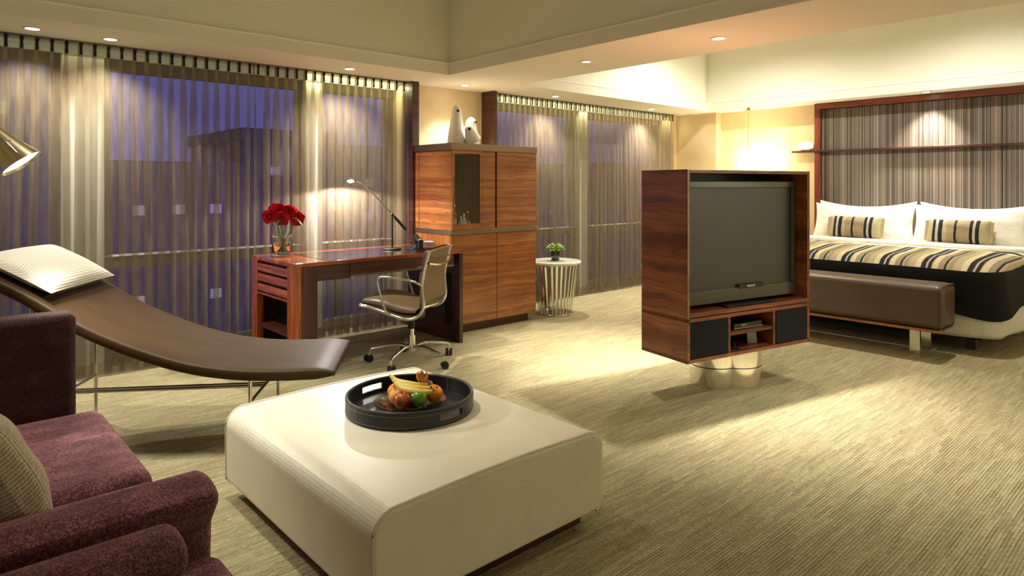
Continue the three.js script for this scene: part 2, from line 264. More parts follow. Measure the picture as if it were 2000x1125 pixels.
// ================= curtains =================
const tabGeo = surf(10, 8, (s, t) => { const w = t < 0.45 ? 0.032 - 0.044 * t : 0.0122 + 0.014 * (t - 0.45); return [(s - 0.5) * w, -0.082 * t, 0.012 * Math.cos((s - 0.5) * Math.PI * 0.9) + 0.004 * Math.cos((s - 0.5) * Math.PI * 4)]; });
function curtain(u0, u1, label, k0) {
  const t = thing('sheer_curtain', label, 'curtain', [0, 0, 0], 0, 'sheer curtains along the window wall');
  const n = Math.round((u1 - u0) / 0.08), per = (u1 - u0) / n, cols = n * 12, top = CEIL - 0.012, rand = [];
  for (let i = 0; i <= n; i++) rand.push([rr(-1, 1), rr(0.75, 1.25), rr(-1, 1)]);
  const f = (s, q) => {   // q 0 top .. 1 bottom
    const x = s * n, i = Math.floor(x), fr = x - i, a = rand[Math.min(i, n)], b = rand[Math.min(i + 1, n)], m = fr * fr * (3 - 2 * fr), mix = (k) => a[k] * (1 - m) + b[k] * m;
    const open = 0.25 + 0.75 * Math.min(1, q * 6), loose = Math.min(1, q * 1.6);
    const wave = Math.cos(x * 2 * Math.PI), w = Math.sign(wave) * Math.pow(Math.abs(wave), 0.7);
    return [u0 + s * (u1 - u0) + (0.038 * Math.sin(x * 2 * Math.PI) * (0.5 + 0.5 * open) * mix(1) + loose * 0.022 * mix(0)) * Math.min(1, Math.min(x, n - x)), top - q * (top - 0.015 - 0.004 * w), -(5.19 + (0.044 * w * open * mix(1) + 0.014 * mix(2) * loose * Math.sin(x * 1.7 + q * 2)) * -1)];
  };
  const rows = [0, 0.012, 0.034, 0.06, 0.1, 0.18, 0.3, 0.45, 0.6, 0.75, 0.88, 0.975, 1];
  part('fabric', surf(cols, rows.length - 1, (s, q) => f(s, rows[Math.round(q * (rows.length - 1))]), (s, q) => [s * (u1 - u0) * 2.2, rows[Math.round(q * (rows.length - 1))] * 2.2]), sheer, t);
  part('heading_tape', surf(cols, 1, (s, q) => { const p = f(s, q * 0.036); p[2] -= 0.004; return p; }, (s, q) => [s * (u1 - u0) * 2.2, q * 0.08]), sheer, t);
  part('hem', surf(cols, 1, (s, q) => { const p = f(s, 0.965 + q * 0.035); p[2] -= 0.003; return p; }, (s, q) => [s * (u1 - u0) * 2.2, q * 0.1]), sheer, t);
  for (let i = 0; i < n; i++) { const m = part('pleat_tab', tabGeo, tabFabric, t); m.position.set(u0 + (i + 0.5) * per, top + 0.006, -5.175); }
  return t;
}
curtain(-0.5, 1.965, 'wide sheer curtain behind the chaise, from the left edge to the dark join');
curtain(1.95, 3.375, 'sheer curtain behind the desk and the red flowers');
curtain(4.39, 5.955, 'sheer curtain between the tall cabinet and the dark join, behind the side table');
curtain(5.94, 7.665, 'far sheer curtain ending at the gold wall, partly behind the television cabinet');
for (const [i, a, b] of [[3, -1.7, 3.38], [4, 4.385, 7.67]]) struct('trim_' + i, bx(a, b, CEIL - 0.012, CEIL - 0.0005, 5.165, 5.195), windowFrame);

// ================= soft shapes =================
function pillowGeo(w, h, t, { n = 28, pinch = 0.06, uvk = null, sag = 0 } = {}) {
  const face = (k) => surf(n, n, (s, q) => {
    let x = s * 2 - 1, y = q * 2 - 1; const e = Math.pow(Math.max(0, (1 - Math.pow(Math.abs(x), 2.6)) * (1 - Math.pow(Math.abs(y), 2.6))), 0.55);
    const px = x * w / 2 * (1 - pinch * (1 - y * y) * Math.abs(x)), py = y * h / 2 * (1 - pinch * 1.3 * (1 - x * x) * Math.abs(y)) - sag * (1 - x * x) * (y > 0 ? y : 0);
    const wr = 0.03 * Math.sin(x * 5 + y * 3) * Math.sin(y * 4 - x * 2) * t;
    return [px * k, py, k * (e * t / 2 + wr * e)];
  }, uvk ? (s, q) => uvk(k > 0 ? s : 1 - s, q) : (s, q) => [s * w, q * h]);
  return merge([face(1), face(-1)]);
}
// plan outline of a rounded rectangle, n points, counter-clockwise; corner index kept
function rrect(u0, u1, v0, v1, r, n = 12) {
  const out = [], cs = [[u1 - r, v1 - r, 0], [u0 + r, v1 - r, 1], [u0 + r, v0 + r, 2], [u1 - r, v0 + r, 3]];
  for (const [cx, cy, k] of cs) {
    for (let i = 0; i <= n; i++) { const a = (k + i / n) * Math.PI / 2; out.push([cx + r * Math.cos(a), cy + r * Math.sin(a)]); }
    const [nx, ny] = cs[(k + 1) % 4], a = (k + 1) * Math.PI / 2, ex = cx + r * Math.cos(a), ey = cy + r * Math.sin(a), fx = nx + r * Math.cos(a), fy = ny + r * Math.sin(a);
    for (let i = 1; i < 24; i++) out.push([ex + (fx - ex) * i / 24, ey + (fy - ey) * i / 24]);
  }
  return out;
}
// shell of rings: [grow, height, corner radius]; keep(u, v, ring) filters quads
function rings(box, list, uvf, { wob = () => 0, dh = () => 0, cap = true } = {}) {
  const p = [], uv = [], ix = []; let m = 0;
  list.forEach(([grow, h, r], k) => {
    const o = rrect(box[0] - grow, box[1] + grow, box[2] - grow, box[3] + grow, Math.max(0.005, r)); m = o.length;
    o.forEach(([u, v], i) => { const w = wob(u, v, k, i / m); const cu = (box[0] + box[1]) / 2, cv = (box[2] + box[3]) / 2, du = u - cu, dv = v - cv, l = Math.hypot(du, dv) || 1; p.push(u + du / l * w, h + dh(u, v, k), -(v + dv / l * w)); uv.push(...uvf(u, h, v, i / m)); });
  });
  for (let k = 0; k + 1 < list.length; k++) for (let i = 0; i < m; i++) { const a = k * m + i, b = k * m + (i + 1) % m; ix.push(a, a + m, b, b, a + m, b + m); }
  if (cap) { const c = p.length / 3, cu = (box[0] + box[1]) / 2, cv = (box[2] + box[3]) / 2; p.push(cu, list[0][1] + dh(cu, cv, 0), -cv); uv.push(...uvf(cu, list[0][1], cv, 0)); for (let i = 0; i < m; i++) ix.push(c, i, (i + 1) % m); }
  const g = new THREE.BufferGeometry(); g.setAttribute('position', new THREE.Float32BufferAttribute(p, 3)); g.setAttribute('uv', new THREE.Float32BufferAttribute(uv, 2)); g.setIndex(ix); g.computeVertexNormals(); return g;
}

// ================= ottoman with tray =================
{
  const A = [0.955, 1.955], B = [1.64, 2.84], h0 = 0.06, h1 = 0.372;
  const t = thing('ottoman', 'large square cream leather ottoman with piped edges and dark plinth', 'ottoman', [1.455, 0, 2.24]);
  part('plinth', cb(0.88, 0.062, 1.08, 0, 0.031, 0, 0.003), woodDark, t);
  // body: waterfall top running across in u, flat end cheeks
  const W = (A[1] - A[0]) / 2, D = B[1] - B[0], R = 0.075, pts = [];
  const arc = (cx, cy, r, a0, a1, n = 10) => { for (let i = 0; i <= n; i++) { const a = a0 + (a1 - a0) * i / n; pts.push([cx + r * Math.cos(a), cy + r * Math.sin(a)]); } };
  arc(-W + 0.03, h0 + 0.03, 0.03, Math.PI * 1.5, Math.PI, 5); arc(-W + R, h1 - R - 0.008, R, Math.PI, Math.PI / 2);
  for (let i = 1; i < 12; i++) { const x = -W + R + (2 * W - 2 * R) * i / 12; pts.push([x, h1 - 0.008 + 0.010 * Math.sin(i / 12 * Math.PI)]); }
  arc(W - R, h1 - R - 0.008, R, Math.PI / 2, 0); arc(W - 0.03, h0 + 0.03, 0.03, 0, -Math.PI / 2, 5);
  part('body', metric(extrude(pts, D, 0.014, 4), 'x'), creamLeather, t);
  for (const s of [-1, 1]) part('piping', tube(pts.map(([x, y]) => new THREE.Vector3(x * 0.994, y - 0.001, s * (D / 2 - 0.008))), 0.0062, 160, 6, false), creamLeather, t, 'cream leather piping');
  // tray
  const tr = thing('serving_tray', 'round black leather tray with stitched seams and cut handles on the ottoman', 'tray', [1.52, h1 + 0.001, 2.31]);
  const R1 = 0.262, wall = 0.012, Ht = 0.064, hw = 0.28, ho = 0.022, hh = 0.026, a0 = Math.PI * 0.28;
  part('base', cyl(R1 - 0.004, R1 - 0.004, 0.008, 0, 64), std({ color: 0x15120f, roughness: 0.45 }), tr);
  const hide = phy({ color: 0x100d0a, roughness: 0.42, bumpMap: leatherBump, bumpScale: 0.0006 });
  const band = (aS, aE, y0, y1) => { const n = Math.max(4, Math.round(Math.abs(aE - aS) * 24)); const q = [[R1 - wall, y0], [R1, y0], [R1, y1], [R1 - wall, y1]], p = []; const ix = [];
    for (let i = 0; i <= n; i++) { const a = aS + (aE - aS) * i / n; for (const [r, y] of q) p.push(r * Math.cos(a), y, -r * Math.sin(a)); }
    for (let i = 0; i < n; i++) for (let k = 0; k < 4; k++) { const a = i * 4 + k, b = i * 4 + (k + 1) % 4; ix.push(a, b, a + 4, b, b + 4, a + 4); }
    ix.push(0, 2, 1, 0, 3, 2); const e = n * 4; ix.push(e, e + 1, e + 2, e, e + 2, e + 3);
    const g = new THREE.BufferGeometry(); g.setAttribute('position', new THREE.Float32BufferAttribute(p, 3)); g.setIndex(ix); const f = g.toNonIndexed(); f.computeVertexNormals(); f.setAttribute('uv', new THREE.Float32BufferAttribute(new Float32Array(f.attributes.position.count * 2), 2)); return f; };
  const H0 = 1.72, H1 = 4.80, w2 = 0.22;   // handle directions, opposite each other
  const segs = []; for (const hA of [H0, H1]) { segs.push(band(hA - w2, hA + w2, 0.006, ho), band(hA - w2, hA + w2, ho + hh, Ht)); }
  segs.push(band(H0 + w2, H1 - w2, 0.006, Ht), band(H1 + w2, H0 + 2 * Math.PI - w2, 0.006, Ht));
  part('rim', merge(segs), hide, tr);
  const edge = (a, b, y, r) => { const pts = []; for (let i = 0; i <= 40; i++) { const q = a + (b - a) * i / 40; pts.push(new THREE.Vector3(r * Math.cos(q), y, -r * Math.sin(q))); } return tube(pts, 0.0028, 80, 6); };
  part('rim_welt', new THREE.TorusGeometry(R1 - wall / 2, wall / 2 + 0.0005, 8, 72).rotateX(Math.PI / 2).translate(0, Ht, 0), hide, tr);
  const thread = std({ color: 0x8f887c, roughness: 0.8 });
  for (const y of [0.011, Ht - 0.012]) part('stitching', new THREE.TorusGeometry(R1 + 0.0004, 0.0008, 4, 96).rotateX(Math.PI / 2).translate(0, y, 0), thread, tr);
  for (const a of [0.26, 3.25]) for (const r of [R1 + 0.0006, R1 - wall - 0.0006]) part('seam', rod([r * Math.cos(a), 0.008, -r * Math.sin(a)], [r * Math.cos(a), Ht - 0.004, -r * Math.sin(a)], 0.0011, 5), thread, tr);
  // glass plate and fruit
  const yb = h1 + 0.011, C = [1.53, 2.325];
  solo('glass_plate', 'clear glass plate under the fruit on the black tray', 'plate', lathe([[0, 0], [0.07, 0], [0.085, 0.003], [0.12, 0.012], [0.150, 0.016], [0.152, 0.018], [0.150, 0.020], [0.118, 0.017], [0.083, 0.008], [0.07, 0.006], [0, 0.006]], 48), solidGlass, [C[0], yb, C[1]]);
  const yf = yb + 0.0065;
  const fwd = [0.671, 0.741], rgt = [0.741, -0.671], at = (r, f) => [C[0] + rgt[0] * r + fwd[0] * f, C[1] + rgt[1] * r + fwd[1] * f];
  const orangeSkin = std({ map: tex(128, 128, 1, 1, (s, t) => mixc(hex(0xd8781a), hex(0xeb922e), fbm(s, t, 8, 8, 3))), roughness: 0.45, bumpMap: tex(128, 128, 1, 1, (s, t) => fbm(s, t, 40, 30, 1), false), bumpScale: 0.0008 });
  const appleMap = tex(256, 128, 1, 1, (s, t) => { const k = clamp01(fbm(s, t, 24, 3, 3) * 1.6 - 0.02 + 0.22 * Math.sin(s * 6.28)); return mixc(hex(0xc9a045), hex(0x9c1f16), k); });
  const round = (r, fl = 0.94, dim = 0.12) => { const pts = []; for (let i = 0; i <= 24; i++) { const a = -Math.PI / 2 + Math.PI * i / 24; const d = Math.exp(-Math.pow((Math.PI / 2 - Math.abs(a)) / 0.28, 2)) * dim * r; pts.push([Math.max(0.0001, r * Math.cos(a) * (1 + 0.06 * Math.sin(a))), r * fl * Math.sin(a) * 1 - Math.sign(a) * d]); } return lathe(pts, 32); };
  function fruit(name, label, mat, r, rf, y, dim, tilt = 0, stem = true) { const [u, v] = at(...rf), f = thing(name, label, 'fruit', [u, y, v], rr(0, 6)); f.rotation.z = tilt; part('flesh', round(r, 0.94, dim), mat, f); if (stem) part('stem', tube([[0, r * 0.72, 0], [0.002, r * 0.95, 0], [0.006, r * 1.12, 0.002]], 0.0016, 8, 6), woodDark, f); else part('navel', new THREE.SphereGeometry(0.004, 8, 6).translate(0, r * 0.91, 0), std({ color: 0x5c6b2a, roughness: 0.8 }), f); return f; }
  const R0 = 0.037;
  fruit('orange', 'orange at the back left of the fruit pile', orangeSkin, 0.036, [-0.066, 0.038], yf + 0.034, 0.03, 0.2, false);
  fruit('peach', 'pale orange fruit tucked behind the red apple', std({ map: tex(128, 128, 1, 1, (s, t) => mixc(hex(0xe09a3c), hex(0xd8b060), fbm(s, t, 6, 6, 3))), roughness: 0.6 }), 0.035, [-0.050, -0.024], yf + 0.033, 0.1, -0.3);
  fruit('red_apple', 'streaked red apple at the front of the fruit plate', std({ map: appleMap, roughness: 0.3 }), R0, [-0.022, -0.072], yf + 0.034, 0.22, 0.12);
  fruit('green_apple', 'green apple at the front of the fruit plate', std({ map: tex(128, 128, 1, 1, (s, t) => mixc(hex(0x4a7d1c), hex(0x7fa83a), fbm(s, t, 10, 10, 3))), roughness: 0.28 }), R0, [0.042, -0.052], yf + 0.034, 0.22, -0.15);
  fruit('orange', 'orange at the right of the fruit pile beside the green apple', orangeSkin, 0.038, [0.098, 0.004], yf + 0.036, 0.03, 0.5, false);
  fruit('plum', 'dark red plum behind the green apple', std({ color: 0x7a1f22, roughness: 0.35 }), 0.030, [0.062, 0.05], yf + 0.052, 0.1, 0.2);
  fruit('peach', 'round fruit in the middle of the pile under the bananas', std({ color: 0xb8622c, roughness: 0.5 }), 0.034, [0.012, 0.03], yf + 0.032, 0.1);
  const banMat = std({ map: tex(128, 128, 1, 1, (s, t) => mixc(hex(0xd9b43c), hex(0xf0d978), clamp01(fbm(s, t, 4, 12, 3) * 1.4 - 0.2))), roughness: 0.5 }), tip = std({ color: 0x5a4a1e, roughness: 0.8 });
  for (let k = 0; k < 3; k++) {
    const b = thing('banana', ['topmost banana of the bunch, palest yellow', 'middle banana of the bunch on the fruit', 'lowest front banana of the bunch above the apples'][k], 'fruit', [C[0], yf + 0.086 - k * 0.010, C[1]], 0, 'bananas on the fruit plate');
    const c = new THREE.CatmullRomCurve3([[-0.088, 0.018, 0.03], [-0.06, 0.0, 0.012], [-0.01, -0.008, -0.0 - 0.008], [0.035, -0.012, -0.012], [0.062, -0.012, -0.004], [0.075, -0.008, 0.004]].map(([r, y, f]) => { f -= k * 0.020; r += k * 0.012; return new THREE.Vector3(rgt[0] * r + fwd[0] * f, y + 0.002 * k, -(rgt[1] * r + fwd[1] * f)); }));
    const g = new THREE.TubeGeometry(c, 28, 1, 7), p = g.attributes.position, q = new THREE.Vector3();
    for (let i = 0; i < p.count; i++) { const s = Math.floor(i / 8) / 28, o = c.getPointAt(s), R = 0.0165 * Math.min(1, Math.pow(Math.sin(Math.PI * (0.04 + 0.92 * s)), 0.55)); q.fromBufferAttribute(p, i).sub(o).multiplyScalar(R).add(o); p.setXYZ(i, q.x, q.y, q.z); }
    g.computeVertexNormals(); part('flesh', g, banMat, b); const e0 = c.getPointAt(0), e1 = c.getPointAt(1); part('tip', new THREE.SphereGeometry(0.0052, 8, 6).translate(...e0.toArray()), tip, b); part('stalk', new THREE.SphereGeometry(0.0062, 8, 6).translate(...e1.toArray()), tip, b);
  }
  const husk = phy({ color: 0xb5793a, roughness: 0.85, transmission: 0.35, thickness: 0, side: THREE.DoubleSide });
  const [pu, pv] = at(0.048, 0.014), ph = thing('physalis', 'orange cape gooseberry with papery husk on top of the bananas', 'fruit', [pu, yf + 0.082, pv]);
  part('berry', new THREE.SphereGeometry(0.011, 16, 12).translate(0, 0.016, 0), std({ color: 0xd8761c, roughness: 0.35 }), ph);
  for (let k = 0; k < 6; k++) { const a = k * 1.05; part('husk_leaf', surf(4, 6, (s, t) => { const w = (s - 0.5) * 0.022 * Math.sin(Math.PI * Math.min(0.98, t * 0.85 + 0.1)), r = 0.012 + 0.012 * Math.sin(t * 2.6), y = 0.0 + 0.044 * t; return [Math.cos(a) * r - Math.sin(a) * w, y, Math.sin(a) * r + Math.cos(a) * w]; }), husk, ph); }
  part('stalk', tube([[0, 0.02, 0], [-0.012, 0.05, 0.006], [-0.026, 0.042, 0.012], [-0.026, 0.022, 0.014]], 0.0012, 16, 5), husk, ph);
}

// ================= television cabinet =================
{
  const W = 1.129, D = 0.402, y0 = 0.24, y1 = 0.508, y2 = 1.392, t18 = 0.022;
  const t = thing('television_cabinet', 'swivelling walnut television cabinet on a chrome pedestal', 'cabinet', [3.964, 0, 2.262], -0.209);
  // chrome pedestal: two joined drums
  const ped = new THREE.MeshStandardMaterial({ color: 0xe4e0d6, metalness: 1, roughness: 0.1 });
  part('pedestal_drum', cyl(0.15, 0.15, 0.13, 0.0, 48).translate(-0.10, 0, -0.03), ped, t, 'chrome drum'); part('pedestal_drum', cyl(0.17, 0.17, 0.13, 0.0, 48).translate(0.04, 0, 0.02), ped, t, 'chrome drum');
  part('pedestal_joint', cyl(0.168, 0.168, 0.006, 0.13, 48).translate(0.04, 0, 0.02), black, t);
  part('pedestal_drum', cyl(0.15, 0.15, 0.085, 0.136, 48).translate(-0.10, 0, -0.03), ped, t, 'chrome drum'); part('pedestal_drum', cyl(0.17, 0.17, 0.104, 0.136, 48).translate(0.04, 0, 0.02), ped, t, 'chrome drum');
  // lower box
  const lo = part('lower_box', merge([cb(W, t18, D, 0, y0 + t18 / 2, 0, 0.001), cb(t18, y1 - y0 - 0.004, D, -W / 2 + t18 / 2, (y0 + y1) / 2, 0, 0.001, 'z'), cb(t18, y1 - y0 - 0.004, D, W / 2 - t18 / 2, (y0 + y1) / 2, 0, 0.001, 'z'), cb(W, t18, D, 0, y1 - t18 / 2 - 0.003, 0, 0.001), cb(W - 0.02, y1 - y0 - 0.03, 0.012, 0, (y0 + y1) / 2, -D / 2 + 0.01)]), woodTV, t);
  const xL = -W / 2 + 0.365, xR = W / 2 - 0.345;
  for (const x of [xL, xR]) part('divider', cb(t18, y1 - y0 - 0.04, D - 0.02, x, (y0 + y1) / 2, 0.0, 0.001, 'z'), woodTV, lo);
  part('shelf', cb(xR - xL - t18, 0.018, D - 0.03, (xL + xR) / 2, 0.372, 0, 0.001), woodTV, lo);
  part('speaker_panel', cb(xL + W / 2 - t18 * 1.5 - 0.004, y1 - y0 - 0.052, 0.02, (-W / 2 + t18 + xL - t18 / 2) / 2, (y0 + y1) / 2 - 0.001, D / 2 - 0.014, 0.002), speakerCloth, lo, 'black cloth panel');
  part('speaker_panel', cb(W / 2 - t18 * 1.5 - xR - 0.004, y1 - y0 - 0.052, 0.02, (W / 2 - t18 + xR + t18 / 2) / 2, (y0 + y1) / 2 - 0.001, D / 2 - 0.014, 0.002), speakerCloth, lo, 'black cloth panel');
  // upper box
  const dark = phy({ color: 0x4a473a, roughness: 0.35 });
  part('side_panel', cb(t18, y2 - y1, D, -W / 2 + t18 / 2, (y1 + y2) / 2, 0, 0.001, 'z'), woodTV, t); part('side_panel', cb(t18, y2 - y1, D, W / 2 - t18 / 2, (y1 + y2) / 2, 0, 0.001, 'z'), woodTV, t);
  part('top_panel', cb(W - 2 * t18, t18, D, 0, y2 - t18 / 2, 0, 0.001), woodTV, t); part('bottom_panel', cb(W - 2 * t18, 0.026, D, 0, y1 + 0.016, 0, 0.001), woodTV, t);
  part('back_panel', cb(W - 2 * t18, y2 - y1 - 0.05, 0.012, 0, (y1 + y2) / 2 + 0.003, -D / 2 + 0.008), dark, t);
  part('edge_strip', merge([cb(0.005, y2 - y1, 0.004, -W / 2 + 0.0035, (y1 + y2) / 2, D / 2 + 0.001), cb(0.005, y2 - y1, 0.004, W / 2 - 0.0035, (y1 + y2) / 2, D / 2 + 0.001), cb(W, 0.005, 0.004, 0, y2 - 0.003, D / 2 + 0.001)]), brushed, t, 'metal edge');
  // television
  const P = (x, y, z) => { const c = Math.cos(-0.209), s = Math.sin(-0.209); return [3.964 + c * x + s * z, y, 2.262 + s * x - c * z]; };
  const tv = thing('television', 'flat black television standing inside the walnut cabinet', 'television', P(0, y1 + 0.0292, 0.10), -0.209);
  const tw = 1.06, th = 0.765, b0 = 0.022;
  part('housing', cb(tw, th, 0.06, 0, b0 + th / 2, -0.03, 0.012), std({ color: 0x15150f, roughness: 0.4 }), tv);
  const bezel = phy({ color: 0x4a483a, metalness: 0.3, roughness: 0.3, clearcoat: 0.8, clearcoatRoughness: 0.1 });
  part('bezel', merge([cb(tw, 0.045, 0.02, 0, b0 + th - 0.0225, 0.01, 0.006), cb(tw, 0.085, 0.024, 0, b0 + 0.0425, 0.012, 0.006), cb(0.042, th - 0.13, 0.02, -tw / 2 + 0.021, b0 + th / 2 + 0.02, 0.01, 0.004), cb(0.042, th - 0.13, 0.02, tw / 2 - 0.021, b0 + th / 2 + 0.02, 0.01, 0.004)]), bezel, tv);
  part('screen', cb(tw - 0.08, th - 0.125, 0.004, 0, b0 + 0.085 + (th - 0.13) / 2, 0.006), phy({ color: 0x2c2b21, roughness: 0.4, clearcoat: 0.7, clearcoatRoughness: 0.3 }), tv);
  part('badge_plate', cb(0.24, 0.028, 0.006, 0.08, b0 + 0.088, 0.024, 0.002), std({ color: 0x3a382a, roughness: 0.3, metalness: 0.5 }), tv);
  const font = await new FontLoader().loadAsync('fonts/droid/droid_sans_bold.typeface.json');
  const txt = new TextGeometry('PHILIPS', { font, size: 0.015, depth: 0.001, curveSegments: 3 }); txt.computeBoundingBox(); txt.translate(0.075 - txt.boundingBox.max.x / 2, b0 + 0.081, 0.0268);
  part('maker_lettering', txt, std({ color: 0xd8d6cc, roughness: 0.4 }), tv, 'white lettering');
  part('stand', merge([cb(0.42, 0.012, 0.16, 0, 0.006, 0.0, 0.004), cb(0.2, b0, 0.05, 0, b0 / 2 + 0.005, -0.03, 0.01)]), black, tv);
  // things in the lower shelf
  const bp = P(0.02, 0.3812, 0.05), bplayer = thing('disc_player', 'flat black disc player on the cabinet middle shelf', 'player', bp, -0.209);
  part('case', cb(0.26, 0.034, 0.2, 0, 0.021, 0, 0.004), blackGloss, bplayer); part('front_rim', cb(0.265, 0.006, 0.01, 0, 0.008, 0.1, 0.002), brushed, bplayer); part('display', cb(0.05, 0.008, 0.002, -0.04, 0.026, 0.101), std({ color: 0xb9bcb4, roughness: 0.3 }), bplayer); for (const x of [-0.1, 0.1]) part('foot', cyl(0.01, 0.01, 0.0045, 0, 12).translate(x, 0, 0.05), black, bplayer);
  const rc = thing('remote_control', 'dark remote control lying on the cabinet bottom shelf', 'remote', P(-0.05, y0 + t18 + 0.0005, 0.1), 0.6); part('case', cb(0.17, 0.018, 0.045, 0, 0.009, 0, 0.006), black, rc); for (let i = 0; i < 4; i++) part('button', cyl(0.005, 0.005, 0.003, 0.018, 10).translate(-0.05 + i * 0.03, 0, 0), brushed, rc);
  const cs = thing('remote_caddy', 'small grey folded stand on the cabinet bottom shelf', 'stand', P(0.12, y0 + t18 + 0.0005, 0.09), -0.5);
  part('panel', cb(0.07, 0.075, 0.006, 0, 0.0365, 0.012, 0.002).rotateX(-0.18), std({ color: 0x8f8d84, roughness: 0.4 }), cs); part('back_leaf', cb(0.07, 0.075, 0.005, 0, 0.0365, -0.014, 0.002).rotateX(0.22), std({ color: 0x6a685f, roughness: 0.5 }), cs);
}

// ================= tall cabinet with bar =================
{
  const u0 = 3.405, u1 = 4.425, v0 = 4.545, v1 = 5.09, hb0 = 0.866, hb1 = 0.908, ht = 1.602, s = 0.02;
  const t = thing('bar_cabinet', 'tall walnut cabinet with glazed bar door and bronze bands', 'cabinet', [0, 0, 0]);
  part('plinth', bx(u0 + 0.05, u1 - 0.06, 0, 0.078, v0 + 0.05, v1 - 0.02), woodDark, t);
  part('lower_body', bx(u0, u1, 0.078, hb0, v0 + 0.021, v1, 0.001), woodArm, t);
  const g = 0.006;
  for (const [a, b] of [[u0 + 0.002, 3.925 - g / 2], [3.925 + g / 2, u1 - 0.002]]) part('door', bx(a, b, 0.08, hb0 - 0.002, v0, v0 + 0.019, 0.0015), woodArm, t);
  part('band', bx(u0 - 0.006, u1 + 0.006, hb0, hb1, v0 - 0.008, v1, 0.002), bronze, t, 'brushed bronze band');
  // hollow upper body
  const c0 = u0 + 0.02, c1 = 3.745;   // glazed compartment
  part('upper_body', merge([bx(u0, u0 + s, hb1, ht, v0, v1, 0.001, 'z'), bx(c1, u1, hb1, ht, v0 + 0.021, v1, 0.001), bx(u0 + s, c1, hb1, hb1 + 0.008, v0, v1), bx(u0 + s, c1, ht - 0.02, ht, v0, v1), bx(u0 + s, c1, hb1 + 0.012, ht - 0.02, v1 - 0.02, v1)]), woodArm, t);
  part('bar_lining', merge([bx(u0 + s, c1 - 0.0005, hb1 + 0.008, hb1 + 0.012, v0, v1 - 0.02), bx(u0 + s, c1, hb1 + 0.012, ht - 0.02, v1 - 0.028, v1 - 0.0205), bx(c1 - 0.006, c1 - 0.0005, hb1 + 0.012, ht - 0.02, v0, v1 - 0.028)]), woodDark, t);
  part('top_slab', bx(u0 - 0.012, u1 + 0.006, ht, 1.662, v0 - 0.012, v1, 0.002), bronze, t, 'bronze top slab');
  const gd = new THREE.Group(); gd.name = 'glass_door'; t.add(gd);
  part('door_frame', merge([bx(u0 + 0.002, u0 + 0.03, hb1 + 0.002, ht - 0.002, v0 - 0.016, v0 - 0.001), bx(c1 - 0.03, c1 - 0.002, hb1 + 0.002, ht - 0.002, v0 - 0.016, v0 - 0.001), bx(u0 + 0.03, c1 - 0.03, ht - 0.03, ht - 0.002, v0 - 0.016, v0 - 0.001), bx(u0 + 0.03, c1 - 0.03, hb1 + 0.002, hb1 + 0.05, v0 - 0.016, v0 - 0.001)]), woodArm, gd);
  part('pane', bx(u0 + 0.03, c1 - 0.03, hb1 + 0.05, ht - 0.03, v0 - 0.010, v0 - 0.006), glass, gd);
  part('door', bx(c1 + 0.014, 3.905, hb1 + 0.002, ht - 0.002, v0, v0 + 0.019, 0.0015), woodArm, t); part('door', bx(3.925, u1 - 0.002, hb1 + 0.002, ht - 0.002, v0 - 0.004, v0 + 0.019, 0.0015), woodArm, t);
  for (const y of [0.98, 1.5]) part('hinge', bx(u0 - 0.003, u0 + 0.001, y, y + 0.06, 5.02, 5.026), chrome, t, 'small chrome hinge');
  part('side_joint', bx(u0 - 0.0012, u0 + 0.001, hb1, ht, 5.027, 5.031), black, t);
  const bot = (u, v, h, r, c, label) => { const b = thing('bottle', label, 'bottle', [u, hb1 + 0.0125, v], 0, 'bottles in the bar cabinet'); part('body', lathe([[0, 0], [r, 0], [r, h * 0.55], [r * 0.9, h * 0.62], [r * 0.36, h * 0.75], [r * 0.34, h * 0.93], [0, h * 0.93]], 20), phy({ color: c, roughness: 0.1, clearcoat: 1 }), b); part('cap', cyl(r * 0.4, r * 0.4, h * 0.09, h * 0.92, 14), std({ color: 0xd8d2c4, roughness: 0.4 }), b); part('paper_label', cyl(r * 1.01, r * 1.01, h * 0.25, h * 0.15, 20), std({ color: 0xcfc7b2, roughness: 0.8 }), b); };
  bot(3.475, 4.63, 0.15, 0.02, 0x1d2a1c, 'dark bottle at the left in the glazed bar door'); bot(3.53, 4.66, 0.2, 0.022, 0x3a2a1a, 'tallest bottle behind the glazed bar door'); bot(3.565, 4.61, 0.1, 0.018, 0xb9ad8a, 'pale squat bottle behind the glazed bar door'); bot(3.605, 4.62, 0.12, 0.021, 0xc9bd9a, 'pale bottle second from the right in the bar'); bot(3.665, 4.64, 0.14, 0.02, 0x2a2620, 'dark bottle at the right in the glazed bar door');
}
// white bird ornaments on the cabinet
function birdGeo(h, r) { const pts = []; for (let i = 0; i <= 24; i++) { const q = i / 24; const w = q < 0.06 ? 0.86 + q * 2.3 : q < 0.72 ? 1 - 0.46 * Math.pow((q - 0.06) / 0.66, 1.3) : 0.54 * Math.sqrt(Math.max(0, 1 - Math.pow((q - 0.72) / 0.28, 2))); pts.push([Math.max(1e-4, r * w), h * q]); } return lathe([[0.0001, 0], ...pts], 32); }
function bird(u, v, h, r, tilt, face, label) {
  const t = thing('bird_ornament', label, 'ornament', [u, 1.662, v], 0, 'white bird ornaments on the tall cabinet');
  const body = part('body', birdGeo(h, r), ceramic, t); body.rotation.z = tilt;
  const q = 0.83, a = face, rad = r * 0.54 * Math.sqrt(1 - Math.pow((q - 0.72) / 0.28, 2));
  const e = part('eye', new THREE.SphereGeometry(0.014, 16, 12), black, body); e.position.set(Math.cos(a) * rad * 0.97, h * q, -Math.sin(a) * rad * 0.97); e.scale.set(1, 1, 1);
  if (tilt) body.position.y = Math.abs(Math.sin(tilt)) * r * 0.9;
  return t;
}
bird(3.66, 4.80, 0.375, 0.085, 0, -1.9, 'tall upright white ceramic bird on the cabinet');
